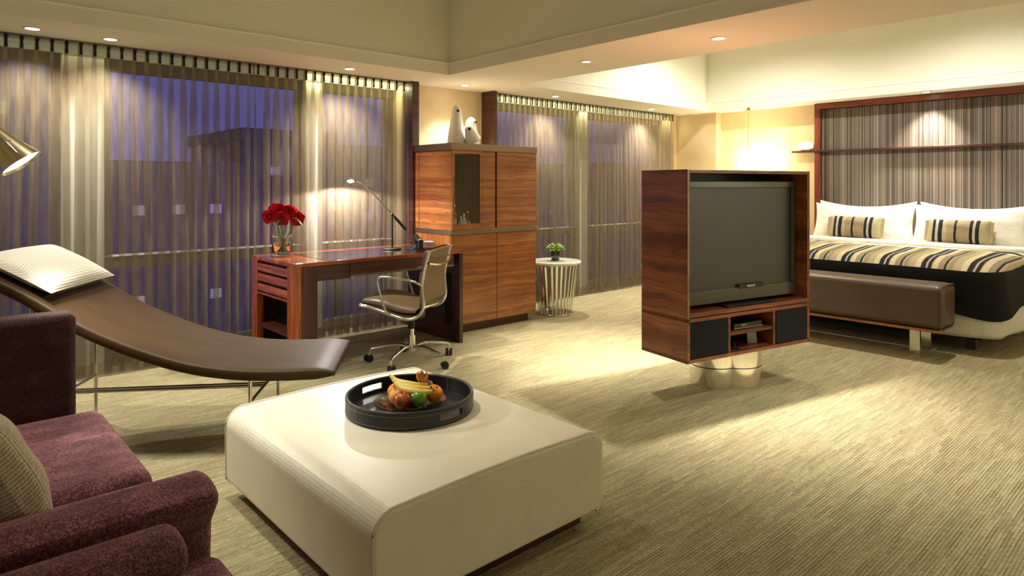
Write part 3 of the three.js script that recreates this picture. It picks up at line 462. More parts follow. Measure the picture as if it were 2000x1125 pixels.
bird(3.86, 4.86, 0.27, 0.095, -0.08, -1.2, 'shorter white ceramic bird behind, at the right');
bird(3.765, 4.68, 0.16, 0.075, 0.5, -2.0, 'small leaning white ceramic bird in front of the other two');

// ================= desk =================
{
  const u0 = 1.9, u1 = 3.34, v0 = 4.3, v1 = 5.06, h = 0.762;
  const t = thing('writing_desk', 'glossy rosewood writing desk with slatted side shelf', 'desk', [0, 0, 0]);
  part('desktop', bx(u0, u1, h - 0.026, h, v0, v1, 0.003), woodDesk, t);
  part('desk_inset', bx(u0 + 0.26, u1 - 0.03, h + 0.0002, h + 0.0022, v0 + 0.02, v1 - 0.13, 0.0008), phy({ color: 0x2a1810, roughness: 0.12, clearcoat: 1, clearcoatRoughness: 0.04 }), t, 'dark polished writing surface');
  // left pedestal open to the left
  const pw = 0.17;
  part('post', bx(u0, u0 + 0.05, 0, h - 0.026, v0, v0 + 0.12, 0.002, 'y'), woodDesk, t); part('post', bx(u0, u0 + 0.05, 0, h - 0.026, v1 - 0.1, v1, 0.002, 'y'), woodDesk, t);
  part('pedestal_panel', bx(u0 + pw - 0.02, u0 + pw, 0, h - 0.026, v0 + 0.004, v1, 0.001, 'y'), woodDark, t); part('pedestal_front', bx(u0 + 0.05, u0 + pw - 0.02, 0, h - 0.026, v0 + 0.002, v0 + 0.022, 0.001, 'y'), woodDark, t); part('pedestal_back', bx(u0 + 0.05, u0 + pw - 0.02, 0, h - 0.026, v1 - 0.022, v1 - 0.002, 0.001, 'y'), woodDark, t);
  for (let i = 0; i < 3; i++) part('slat', bx(u0 + 0.002, u0 + 0.03, h - 0.105 - i * 0.075, h - 0.05 - i * 0.075, v0 + 0.12, v1 - 0.1, 0.006, 'z'), woodDesk, t);
  part('slat_backing', bx(u0 + 0.034, u0 + 0.04, h - 0.27, h - 0.026, v0 + 0.12, v1 - 0.1), woodDark, t);
  part('slat_rail', bx(u0 + 0.002, u0 + 0.045, h - 0.278, h - 0.262, v0 + 0.12, v1 - 0.1, 0.003, 'z'), woodDesk, t);
  part('shelf', bx(u0 + 0.012, u0 + pw - 0.02, 0.24, 0.258, v0 + 0.12, v1 - 0.1), woodDark, t); part('niche_floor', bx(u0 + 0.012, u0 + pw - 0.02, 0.02, 0.04, v0 + 0.12, v1 - 0.1), black, t);
  part('niche_lining', bx(u0 + pw - 0.027, u0 + pw - 0.021, 0.04, h - 0.28, v0 + 0.13, v1 - 0.11), black, t);
  part('apron', bx(u0 + pw, u0 + 0.42, h - 0.135, h - 0.026, v0 + 0.006, v0 + 0.03, 0.001), woodDark, t);
  const dr = part('drawer', bx(u0 + 0.42, u1 - 0.09, h - 0.112, h - 0.028, v0 - 0.002, v0 + 0.35, 0.002), woodDark, t); part('drawer_trim', bx(u0 + 0.42, u1 - 0.09, h - 0.125, h - 0.112, v0 - 0.004, v0 + 0.02, 0.002), bronze, dr); part('knob', new THREE.SphereGeometry(0.009, 14, 10).translate(u0 + 0.425, h - 0.135, -(v0 - 0.006)), chrome, dr);
  part('end_panel', bx(u1 - 0.035, u1, 0, h - 0.026, v0 - 0.006, v1, 0.002, 'y'), woodDark, t); part('cable_channel', bx(u1 - 0.05, u1 - 0.036, 0.14, h - 0.2, v0 + 0.11, v0 + 0.18, 0.003), speakerCloth, t, 'grey cable channel'); part('rear_beam', bx(u0 + pw, u1 - 0.035, h - 0.1, h - 0.027, v1 - 0.05, v1 - 0.02), woodDark, t);
}
// desk lamp
{
  const B = [2.93, 0.7645, 4.72];
  const t = thing('desk_lamp', 'slim black desk lamp with counterweighted arm and lit head', 'lamp', B);
  part('base', lathe([[0, 0], [0.075, 0], [0.078, 0.004], [0.074, 0.012], [0.012, 0.016], [0, 0.016]], 36), black, t); part('pole', rod([0, 0.01, 0], [0, 0.29, 0], 0.0065), black, t);
  const lat = (r, y, f = 0) => new THREE.Vector3(0.741 * r + 0.671 * f, y, -(-0.671 * r + 0.741 * f));
  part('pivot', new THREE.SphereGeometry(0.014, 14, 10).translate(0, 0.29, 0), black, t);
  part('arm', tube([lat(0.0, 0.29), lat(-0.12, 0.42), lat(-0.23, 0.525), lat(-0.31, 0.568)], 0.0055, 30, 8), bronze, t); part('counterweight', rod(lat(0.02, 0.268), lat(0.115, 0.162), 0.013, 14), black, t); part('arm_tail', rod(lat(0, 0.29), lat(0.06, 0.224), 0.006), black, t);
  const hp = lat(-0.345, 0.572); part('head', (() => { const g = lathe([[0, 0.016], [0.03, 0.014], [0.046, 0.004], [0.044, 0.0], [0.0, 0.008]], 28); g.translate(hp.x, hp.y, hp.z); return g; })(), black, t);
  part('head_neck', rod(lat(-0.31, 0.568), lat(-0.345, 0.578), 0.008), black, t);
  part('lamp_lens', (() => { const g = new THREE.SphereGeometry(0.03, 20, 12); g.scale(1, 0.5, 1); g.translate(hp.x, hp.y - 0.004, hp.z); return g; })(), glow(COOL, 30), t);
  spot([B[0] + hp.x, B[1] + hp.y - 0.022, B[2] - hp.z], [B[0] + hp.x, 0, B[2] - hp.z], 4.5, 82, 0.1, COOL, 1.2);
}
// telephone
{
  const t = thing('telephone', 'black desk telephone beside the tall cabinet', 'telephone', [3.14, 0.762 + 0.0028, 4.55], -0.35), top = (z) => 0.06 - 0.19 * (z + 0.09), grey = std({ color: 0x4a4a4c, roughness: 0.5 });
  part('base', (() => { const g = extrude([[-0.11, 0], [0.11, 0], [0.11, 0.022], [-0.09, 0.06], [-0.11, 0.054]], 0.2, 0.005); g.rotateY(-Math.PI / 2); return g; })(), blackGloss, t);
  part('handset', (() => { const g = new THREE.CapsuleGeometry(0.021, 0.15, 6, 16); g.rotateX(Math.PI / 2 + 0.188); g.scale(1.15, 1, 1); g.translate(-0.055, 0.088, 0); return g; })(), blackGloss, t);
  for (const z of [-0.075, 0.075]) part('ear_cup', cyl(0.026, 0.024, 0.04, top(z) - 0.004, 18).translate(-0.055, 0, z), blackGloss, t);
  part('display', cb(0.08, 0.003, 0.035, 0, 0, 0).rotateX(0.188).translate(0.045, top(-0.06) + 0.001, -0.06), std({ color: 0x9fb0b0, roughness: 0.2 }), t);
  for (let i = 0; i < 12; i++) { const z = -0.02 + Math.floor(i / 3) * 0.022; part('key', cb(0.016, 0.005, 0.012, 0, 0, 0, 0.001).rotateX(0.188).translate(0.023 + (i % 3) * 0.022, top(z) + 0.001, z), grey, t); }
  part('cord', tube([[-0.09, 0.05, 0.08], [-0.125, 0.015, 0.1], [-0.15, 0.006, 0.02], [-0.12, 0.006, -0.08]], 0.004, 40, 6), black, t);
}
// flowers
{
  const P = [2.06, 0.762, 4.88], Hv = 0.165;
  const t = thing('glass_vase', 'clear glass vase holding the red flowers on the desk', 'vase', P);
  part('glass_wall', lathe([[0, 0], [0.068, 0], [0.07, 0.004], [0.078, Hv], [0.0745, Hv], [0.066, 0.012], [0, 0.012]], 40), solidGlass, t); part('water', cyl(0.0655, 0.070, 0.085, 0.0125, 32), waterMat, t);
  const petal = std({ map: tex(128, 128, 1, 1, (s, t2) => mixc(hex(0xb0102a), hex(0xe8304c), clamp01(t2 * 0.6 + fbm(s, t2, 6, 6, 3) * 0.6))), roughness: 0.7, side: THREE.DoubleSide }), stemM = std({ color: 0x5a7a34, roughness: 0.6 }), leafM = phy({ color: 0x2c4a22, roughness: 0.5, transmission: 0.2, thickness: 0, side: THREE.DoubleSide }), leafL = phy({ color: 0x8fa860, roughness: 0.5, transmission: 0.3, thickness: 0, side: THREE.DoubleSide });
  function petalGeo(w, l, cup) { return surf(4, 5, (s, q) => { const x = (s - 0.5) * w * Math.pow(Math.sin(Math.PI * (0.12 + 0.8 * q)), 0.7), c = cup * q * q; return [x, l * q * Math.cos(c * 0.9) + 0.004 * Math.sin(s * 9) * q, l * q * Math.sin(c) * 0.7 + (s - 0.5) * (s - 0.5) * w * 1.0]; }); }
  const pg = [petalGeo(0.03, 0.038, 1.3), petalGeo(0.038, 0.05, 1.0), petalGeo(0.042, 0.056, 0.7)];
  function leafGeo(l, w, bend) { return surf(6, 12, (s, q) => { const x = (s - 0.5) * w * Math.sin(Math.PI * Math.pow(q, 0.8)); return [x, l * q * Math.cos(bend * q), l * q * Math.sin(bend * q) + Math.abs(s - 0.5) * 0.01]; }); }
  const rg = [0.741, -0.671], fw = [0.671, 0.741];
  const heads = [[-0.085, 0.30, -0.03, 'bottom left round red bloom facing the room'], [-0.06, 0.345, 0.03, 'top left red bloom of the bouquet'], [0.0, 0.345, -0.03, 'centre top red bloom of the bouquet'], [0.062, 0.33, -0.02, 'red bloom right of the bouquet centre'], [0.115, 0.285, 0.0, 'rightmost red bloom of the bouquet'], [0.04, 0.33, 0.06, 'red bloom at the back of the bouquet'], [0.015, 0.29, -0.05, 'red bloom low in the middle of the bouquet']];
  heads.forEach(([r, y, f, label], k) => {
    const x = rg[0] * r + fw[0] * f, v = rg[1] * r + fw[1] * f;
    const fl = thing('red_peony', label, 'flower', P, 0, 'red flowers in the glass vase');
    const b = new THREE.Group(); b.name = 'bloom'; b.position.set(x, y, -v); b.lookAt(new THREE.Vector3(x * 3, y + 0.35, -v * 3 + 0.1).add(new THREE.Vector3(P[0], P[1], -P[2]))); b.rotateX(Math.PI / 2); fl.add(b);
    const list = []; for (let i = 0; i < 46; i++) { const ring = i < 10 ? 0 : i < 26 ? 1 : 2, a = i * 2.4, tl = [0.25, 0.75, 1.35][ring] + rr(-0.15, 0.15), g = pg[ring].clone(); g.rotateX(tl); g.rotateY(a); const s = rr(0.95, 1.18); g.scale(s, s, s); list.push(g); }
    part('petals', merge(list), petal, b); part('core', new THREE.SphereGeometry(0.017, 12, 8).translate(0, 0.012, 0), petal, b);
    part('stem', tube([[x, y, -v], [x * 0.5, y * 0.62, -v * 0.5], [-x * 0.35 + 0.004 * k, 0.02, v * 0.35]], 0.0036, 20, 6), stemM, fl);
  });
  for (const [r, y, f, l, bend, yaw, m, label] of [[-0.10, 0.27, 0.0, 0.12, 1.2, 2.3, leafM, 'dark leaf sticking out left of the bouquet'], [-0.08, 0.25, 0.02, 0.11, 1.5, 1.9, leafM, 'lower dark leaf left of the bouquet'], [0.07, 0.245, -0.02, 0.15, 1.9, -0.7, leafL, 'pale green leaf drooping right of the bouquet'], [0.0, 0.25, -0.06, 0.09, 1.8, 0.4, leafM, 'small dark leaf under the front of the bouquet'], [0.04, 0.25, 0.05, 0.1, 1.4, -1.9, leafM, 'dark leaf under the back of the bouquet']]) {
    const x = rg[0] * r + fw[0] * f, v = rg[1] * r + fw[1] * f, lf = thing('leaf_sprig', label, 'leaf', P, 0, 'leaves in the glass vase');
    const q = part('leaf', leafGeo(l, 0.045, bend), m, lf); q.position.set(x * 0.55, y, -v * 0.55); q.rotation.y = Math.atan2(x, -v); part('stem', tube([[x * 0.55, y, -v * 0.55], [x * 0.2, y * 0.5, -v * 0.2], [-x * 0.3, 0.02, v * 0.3]], 0.0022, 14, 5), stemM, lf);
  }
}

// ================= office chair =================
{
  const t = thing('office_chair', 'brown leather office chair with polished chrome frame', 'chair', [2.70, 0, 4.08], 0);
  // five star base
  for (let k = 0; k < 5; k++) {
    const a = (137 + k * 72) * Math.PI / 180, x = Math.cos(a), z = -Math.sin(a);
    part('base_leg', merge([tube([[x * 0.03, 0.115, z * 0.03], [x * 0.12, 0.125, z * 0.12], [x * 0.28, 0.098, z * 0.28], [x * 0.31, 0.085, z * 0.31]], 0.0115, 24, 8), rod([x * 0.31, 0.09, z * 0.31], [x * 0.31, 0.045, z * 0.31], 0.009)]), chrome, t);
    const c = new THREE.Group(); c.name = 'caster'; c.position.set(x * 0.31, 0, z * 0.31); c.rotation.y = a + 0.9; t.add(c);
    part('wheel', new THREE.CylinderGeometry(0.027, 0.027, 0.018, 20).rotateX(Math.PI / 2).translate(0.012, 0.027, 0.014), black, c); part('wheel', new THREE.CylinderGeometry(0.027, 0.027, 0.018, 20).rotateX(Math.PI / 2).translate(0.012, 0.027, -0.014), black, c); part('fork', cb(0.03, 0.03, 0.012, 0.006, 0.045, 0, 0.005), chrome, c);
  }
  part('column', merge([rod([0, 0.08, 0], [0, 0.2, 0], 0.026, 20), rod([0, 0.2, 0], [0, 0.33, 0], 0.016, 16)]), chrome, t); part('column_sleeve', rod([0, 0.245, 0], [0, 0.34, 0], 0.022, 16), black, t);
  const up = new THREE.Group(); up.name = 'upper_frame'; up.rotation.y = 126.8 * Math.PI / 180; t.add(up);   // local +x is forward
  const S = 0.262;
  part('tilt_mechanism', merge([cb(0.22, 0.06, 0.11, 0.02, 0.352, 0, 0.015), cb(0.06, 0.05, 0.34, 0.0, 0.375, 0, 0.012), rod([0.04, 0.35, 0.05], [0.1, 0.345, 0.2], 0.006)]), black, up);
  const rail = [[0.29, 0.452], [0.22, 0.44], [0.1, 0.405], [0.0, 0.375], [-0.07, 0.366], [-0.13, 0.385], [-0.168, 0.43], [-0.178, 0.49], [-0.172, 0.56], [-0.168, 0.62], [-0.18, 0.7], [-0.2, 0.78], [-0.212, 0.83]];
  for (const z of [-S, S]) {
    part('side_rail', tube(rail.map(([x, y]) => [x, y, z]), 0.0125, 80, 8), chrome, up); part('rail_cap', new THREE.SphereGeometry(0.016, 12, 8).translate(rail[0][0], rail[0][1], z), chrome, up); part('rail_cap', new THREE.SphereGeometry(0.016, 12, 8).translate(-0.213, 0.833, z), chrome, up);
    const o = z * 1.12;
    part('armrest', tube([[0.06, 0.395, z], [0.085, 0.42, o], [0.115, 0.5, o], [0.15, 0.62, o], [0.14, 0.652, o], [0.10, 0.66, o], [-0.08, 0.642, o], [-0.14, 0.625, o], [-0.172, 0.6, z * 1.02]], 0.0085, 90, 8, false, 0.3), chrome, up);
  }
  part('cross_bar', rod([0.29, 0.452, -S], [0.29, 0.452, S], 0.0085), chrome, up); part('cross_bar', rod([-0.213, 0.833, -S], [-0.213, 0.833, S], 0.0095), chrome, up); part('cross_bar', tube([[-0.215, 0.755, -S], [-0.24, 0.735, -S * 0.5], [-0.245, 0.73, 0], [-0.24, 0.735, S * 0.5], [-0.215, 0.755, S]], 0.008, 30, 8), chrome, up); part('cross_bar', tube([[-0.17, 0.45, -S], [-0.2, 0.44, 0], [-0.17, 0.45, S]], 0.009, 20, 8), chrome, up);
  const pad = (pts, z2, th) => { const c = new THREE.CatmullRomCurve3(pts.map(([x, y]) => new THREE.Vector3(x, y, 0))); return surf(30, 24, (s, q) => { const b = q * 2 * Math.PI, cx = Math.sign(Math.cos(b)) * Math.pow(Math.abs(Math.cos(b)), 0.35), sy = Math.sign(Math.sin(b)) * Math.pow(Math.abs(Math.sin(b)), 0.6), p = c.getPointAt(s), tg = c.getTangentAt(s), e = Math.pow(Math.sin(Math.PI * (0.02 + 0.96 * s)), 0.3); return [p.x - tg.y * th / 2 * sy * e, p.y + tg.x * th / 2 * sy * e, cx * z2 * (0.94 + 0.06 * e)]; }, (s, q) => [s * 0.5, q * 0.6]); };
  part('seat_sling', pad([[0.28, 0.455], [0.15, 0.43], [0.0, 0.385], [-0.1, 0.38]], S - 0.012, 0.012), chairLeather, up); part('seat', pad([[0.285, 0.478], [0.16, 0.462], [0.02, 0.425], [-0.11, 0.412]], S - 0.02, 0.062), chairLeather, up);
  part('back_sling', pad([[-0.155, 0.42], [-0.178, 0.5], [-0.172, 0.62], [-0.19, 0.74], [-0.215, 0.84]], S - 0.012, 0.012), chairLeather, up);
  for (const [a, b] of [[[[-0.14, 0.445], [-0.152, 0.5], [-0.15, 0.57]], 0], [[[-0.147, 0.578], [-0.148, 0.64], [-0.16, 0.7]], 0], [[[-0.162, 0.708], [-0.175, 0.77], [-0.192, 0.845]], 0]]) part('backrest_pad', pad(a, S - 0.02, 0.046), chairLeather, up);
}

// ================= chaise =================
{
  const A = Math.atan2(0.573, -0.82), W = 0.66;   // local +x: foot to head; local +z: towards the near side
  const t = thing('chaise_longue', 'long curved brown leather chaise on chrome tube legs', 'chaise', [1.50 + 0.573 * W / 2, 0, 2.94 + 0.82 * W / 2], A);
  const prof = [[0, 0.385], [0.12, 0.383], [0.25, 0.382], [0.38, 0.386], [0.5, 0.398], [0.62, 0.418], [0.76, 0.455], [0.95, 0.527], [1.1, 0.597], [1.24, 0.678], [1.37, 0.762], [1.5, 0.835], [1.62, 0.893], [1.74, 0.94]];
  const c = new THREE.CatmullRomCurve3(prof.map(([x, y]) => new THREE.Vector3(x, y, 0))), th = 0.062;
  // which local z is the far side: rotate (0,0,-1) by A
  part('mattress', metric(surf(80, 28, (s, q) => { const b = q * 2 * Math.PI, cx = Math.sign(Math.cos(b)) * Math.pow(Math.abs(Math.cos(b)), 0.12), sy = Math.sign(Math.sin(b)) * Math.pow(Math.abs(Math.sin(b)), 0.5); const e = Math.min(1, Math.pow(Math.sin(Math.PI * (0.004 + 0.992 * s)) * 6, 0.4)), p = c.getPointAt(s), g = c.getTangentAt(s); return [p.x - g.y * th / 2 * sy * e, p.y + g.x * th / 2 * sy * e, cx * W / 2]; }), 'x'), brownLeather, t);
  const end = (s) => { const p = c.getPointAt(s); return extrude([[p.x, p.y - th / 2 * 0.6], [p.x + 0.004, p.y], [p.x, p.y + th / 2 * 0.6], [p.x - 0.004, p.y]], W * 0.98); };
  part('end_cap', end(0.002), brownLeather, t); part('end_cap', end(0.998), brownLeather, t);
  const Z = W / 2 - 0.035, hAt = (x) => { for (let i = 1; i < prof.length; i++) if (prof[i][0] >= x) { const [a, b] = [prof[i - 1], prof[i]]; return a[1] + (b[1] - a[1]) * (x - a[0]) / (b[0] - a[0]); } };
  for (const x of [0.4, 1.37]) { for (const z of [-Z, Z]) part('leg', rod([x, 0, z], [x, hAt(x) - 0.018, z], 0.0095, 12), chrome, t); part('cross_tube', rod([x, 0.25, -Z], [x, 0.25, Z], 0.0085, 10), chrome, t); }
  for (const z of [-0.02, 0.02]) part('long_tube', rod([0.4, 0.25, z], [1.37, 0.25, z], 0.0075, 10), chrome, t);
  const ps = 0.845, pp = c.getPointAt(ps), pt = c.getTangentAt(ps), cA = Math.cos(A), sA = Math.sin(A), O = t.position;
  const hp = thing('head_pillow', 'ribbed off-white pillow at the head of the chaise', 'pillow', [O.x + cA * (pp.x - pt.y * 0.07), pp.y + pt.x * 0.07, -O.z + sA * (pp.x - pt.y * 0.07)], A);
  const g = pillowGeo(0.37, 0.62, 0.115, { pinch: 0.03 }); g.rotateX(-Math.PI / 2); g.rotateZ(Math.atan2(pt.y, pt.x));
  part('cover', metric(g, 'z'), whiteRib, hp);
  const strap = cb(0.31, 0.03, 0.56, 0, -0.052, 0, 0.012); strap.rotateZ(Math.atan2(pt.y, pt.x)); part('base_cushion', strap, std({ color: 0x1d1813, roughness: 0.7 }), hp, 'dark underside');
}
// ================= reading lamp =================
{
  const L = [0.344, 1.393, 3.6], t = thing('reading_lamp', 'polished metal reading floor lamp with cone shade, lit', 'lamp', [-0.02, 0, 3.7]);
  const o = [L[0] + 0.02, L[1], -(L[2] - 3.7)];
  const dir = new THREE.Vector3(0.60 * 0.98, -0.80, 0.24).normalize();   // shade axis, down and to the right
  const q = new THREE.Quaternion().setFromUnitVectors(new THREE.Vector3(0, -1, 0), dir);
  const place = (g) => { g.applyQuaternion(q); g.translate(...o); return g; };
  const steel = std({ color: 0xcfc2a0, metalness: 1, roughness: 0.22, side: THREE.DoubleSide });
  part('shade', place(lathe([[0.026, 0.19], [0.032, 0.19], [0.034, 0.185], [0.055, 0.1], [0.088, 0.0], [0.086, 0.0], [0.052, 0.1], [0.03, 0.18], [0, 0.18]], 36)), steel, t);
  part('shade_ring', place(new THREE.TorusGeometry(0.0565, 0.0028, 6, 40).rotateX(Math.PI / 2).translate(0, 0.098, 0)), chrome, t); part('socket', place(cyl(0.024, 0.02, 0.07, 0.19, 20)), steel, t);
  part('bulb', place(new THREE.SphereGeometry(0.034, 20, 14).translate(0, 0.045, 0)), glow(HALOGEN, 40), t); part('lamp_diffuser', place(cyl(0.078, 0.078, 0.002, 0.012, 28)), glow(HALOGEN, 9), t);
  for (const z of [-1, 1]) part('bracket', place(tube([[0.06 * 0, 0.17, z * 0.036], [0.0, 0.12, z * 0.07], [0.0, 0.03, z * 0.088]], 0.003, 16, 6)), chrome, t);
  part('arm', tube([[0, 1.18, 0], [0, 1.42, 0], [0.05, 1.58, -0.0], [o[0] - dir.x * 0.24, o[1] - dir.y * 0.24, o[2] - dir.z * 0.24]], 0.007, 40, 8), chrome, t); part('pole', rod([0, 0.02, 0], [0, 1.2, 0], 0.009), chrome, t); part('base', lathe([[0, 0], [0.13, 0], [0.132, 0.006], [0.125, 0.016], [0.02, 0.022], [0, 0.022]], 40), chrome, t);
  const f = new THREE.Vector3(...o).addScaledVector(dir, 0.004).add(t.position);
  spot([f.x, f.y, -f.z], [f.x + dir.x, f.y + dir.y, -(f.z + dir.z)], 4.4, 46, 0.4, HALOGEN, 3);
}
// ================= sofas =================
{
  const su0 = -0.42, seatH = 0.40, rail = (name, g, t) => part(name, g, velvet, t);
  const armGeo = (profile, u0, u1, bevel) => { const g = extrude(profile, u1 - u0, bevel, 5); g.rotateY(-Math.PI / 2); g.translate((u0 + u1) / 2, 0, 0); g.computeVertexNormals(); return metric(g, 'x'); };
  // extrude profile (a, y): after the turn a -> -v... local z = a
  const armProfile = (vN, vF, vb0, vb1, h, hb) => { const r = (vF - vN) / 2, cx = (vN + vF) / 2, pts = [[-vb0, hb], [-vb1, hb], [-(vb1 + 0.01), h - 0.12], [-vF, h - 0.05]]; for (let i = 0; i <= 10; i++) { const a = Math.PI * i / 10; pts.push([-(cx + r * Math.cos(a)), h - 0.035 + 0.035 * Math.sin(a)]); } pts.push([-vN, h - 0.06], [-(vb0 - 0.02), h - 0.13]); return pts.reverse(); };
  const s1 = thing('sofa', 'purple velvet sofa with tall end panel, beside the ottoman', 'sofa', [0, 0, 0]);
  rail('base', bx(su0, 0.50, 0.10, 0.26, 1.86, 3.22, 0.02), s1); rail('seat_cushion', bx(-0.22, 0.565, 0.255, seatH, 2.30, 3.12, 0.06), s1); rail('seat_cushion', bx(-0.22, 0.578, 0.25, seatH - 0.012, 1.90, 2.295, 0.06), s1);
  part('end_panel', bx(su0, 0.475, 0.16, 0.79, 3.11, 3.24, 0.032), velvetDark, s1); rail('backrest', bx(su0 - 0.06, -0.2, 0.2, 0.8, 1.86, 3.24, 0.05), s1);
  rail('arm', armGeo(armProfile(1.735, 1.905, 1.81, 1.90, 0.545, 0.12), su0, 0.575, 0.03), s1);
  for (const [u, v] of [[-0.35, 1.95], [0.4, 1.95], [-0.35, 3.1], [0.4, 3.1]]) part('foot', bx(u - 0.025, u + 0.025, 0, 0.102, v - 0.025, v + 0.025, 0.004), woodDark, s1);
  const s2 = thing('sofa', 'nearest purple velvet seat section at the bottom left corner', 'sofa', [0, 0, 0]);
  rail('base', bx(su0, 0.50, 0.10, 0.26, 0.2, 1.70, 0.02), s2); rail('seat_cushion', bx(-0.22, 0.57, 0.255, seatH - 0.01, 0.24, 1.40, 0.05), s2); rail('seat_lip', bx(0.30, 0.568, 0.24, seatH - 0.014, 1.39, 1.735, 0.045), s2);
  rail('backrest', bx(su0 - 0.06, -0.2, 0.2, 0.8, 0.2, 1.70, 0.05), s2); rail('arm', armGeo(armProfile(1.48, 1.635, 1.55, 1.65, 0.555, 0.12), su0, 0.43, 0.03), s2);
  for (const [u, v] of [[-0.35, 0.3], [0.4, 0.3], [-0.35, 1.6], [0.4, 1.6]]) part('foot', bx(u - 0.025, u + 0.025, 0, 0.102, v - 0.025, v + 0.025, 0.004), woodDark, s2);
  const cu = (u, h, v, w, hh, tt, ry, rx, label) => { const m = solo('knit_cushion', label, 'cushion', metric(pillowGeo(w, hh, tt, { pinch: 0.05 }), 'x'), knit, [u, h, v], 0, 'knitted cushions on the sofa'); m.rotation.set(rx, ry, 0, 'YXZ'); return m; };
  cu(0.13, 0.575, 2.12, 0.40, 0.40, 0.19, 1.75, -0.42, 'knitted beige cushion nearest the sofa arm');
  cu(0.08, 0.60, 2.6, 0.44, 0.44, 0.17, 1.55, -0.35, 'knitted beige cushion further along the sofa, mostly out of sight');
}

// ================= round side table with plant =================
{
  const C = [4.80, 4.65], h = 0.535, t = thing('side_table', 'round white marble side table on flaring chrome fins', 'side table', [C[0], 0, C[1]]);
  const marble = phy({ map: tex(256, 256, 0.6, 0.6, (s, q) => mixc(hex(0xf0ece2), hex(0xc9c2b4), Math.pow(clamp01(1 - Math.abs(fbm(s, q, 4, 4, 5) - 0.5) * 9), 2) * 0.6)), roughness: 0.2, clearcoat: 0.5 });
  part('table_top', metric(lathe([[0, -0.026], [0.25, -0.026], [0.262, -0.022], [0.264, -0.012], [0.26, -0.002], [0.25, 0], [0, 0]], 56).translate(0, h, 0)), marble, t);
  part('base_ring', new THREE.TorusGeometry(0.175, 0.006, 8, 56).rotateX(Math.PI / 2).translate(0, 0.008, 0), chrome, t); part('top_ring', new THREE.TorusGeometry(0.235, 0.005, 8, 56).rotateX(Math.PI / 2).translate(0, h - 0.031, 0), chrome, t); part('base_plate', cyl(0.178, 0.178, 0.004, 0, 48), chrome, t);
  const fin = surf(1, 10, (s, q) => { const r = 0.175 + 0.062 * Math.pow(q, 1.3); return [r, 0.012 + (h - 0.042) * q, (s - 0.5) * 0.018]; }), fg = merge([fin, (() => { const b = fin.clone(); b.translate(-0.003, 0, 0); return b; })()]);
  for (let k = 0; k < 30; k++) { const m = part('fin', fg, chrome, t); m.rotation.y = k / 30 * Math.PI * 2; }
  const p = thing('potted_plant', 'small green plant in a dark glass pot on the marble table', 'plant', [C[0] - 0.01, h, C[1] - 0.01]);
  part('pot', lathe([[0, 0], [0.040, 0], [0.042, 0.004], [0.050, 0.095], [0.047, 0.095], [0.04, 0.01], [0, 0.01]], 32), phy({ color: 0x14280f, roughness: 0.12, clearcoat: 1 }), p); part('soil', cyl(0.046, 0.046, 0.006, 0.082, 20), std({ color: 0x2b2114, roughness: 1 }), p);
  const lm = phy({ color: 0x86a23a, roughness: 0.5, transmission: 0.2, thickness: 0, side: THREE.DoubleSide }), lm2 = phy({ color: 0xb6c766, roughness: 0.5, transmission: 0.2, thickness: 0, side: THREE.DoubleSide });
  const lf = surf(3, 4, (s, q) => [(s - 0.5) * 0.034 * Math.sin(Math.PI * (0.1 + 0.85 * q)), 0.036 * q, 0.012 * q * q + 0.01 * Math.pow((s - 0.5) * 2, 2)]);
  for (let k = 0; k < 70; k++) { const a = rr(0, 6.28), e = rr(0.1, 1.35), R = 0.052; const m = part('leaf', lf, k % 3 ? lm : lm2, p); m.position.set(Math.cos(a) * Math.sin(e) * R * 1.25, 0.098 + Math.cos(e) * R * 0.9, Math.sin(a) * Math.sin(e) * R * 1.25); m.rotation.set(rr(0.2, 1.3), -a + Math.PI / 2, rr(-0.4, 0.4), 'YXZ'); }
  for (let k = 0; k < 6; k++) { const a = k * 1.05; part('stem', rod([Math.cos(a) * 0.012, 0.086, Math.sin(a) * 0.012], [Math.cos(a) * 0.04, 0.13, Math.sin(a) * 0.04], 0.0022, 5), lm, p); }
}

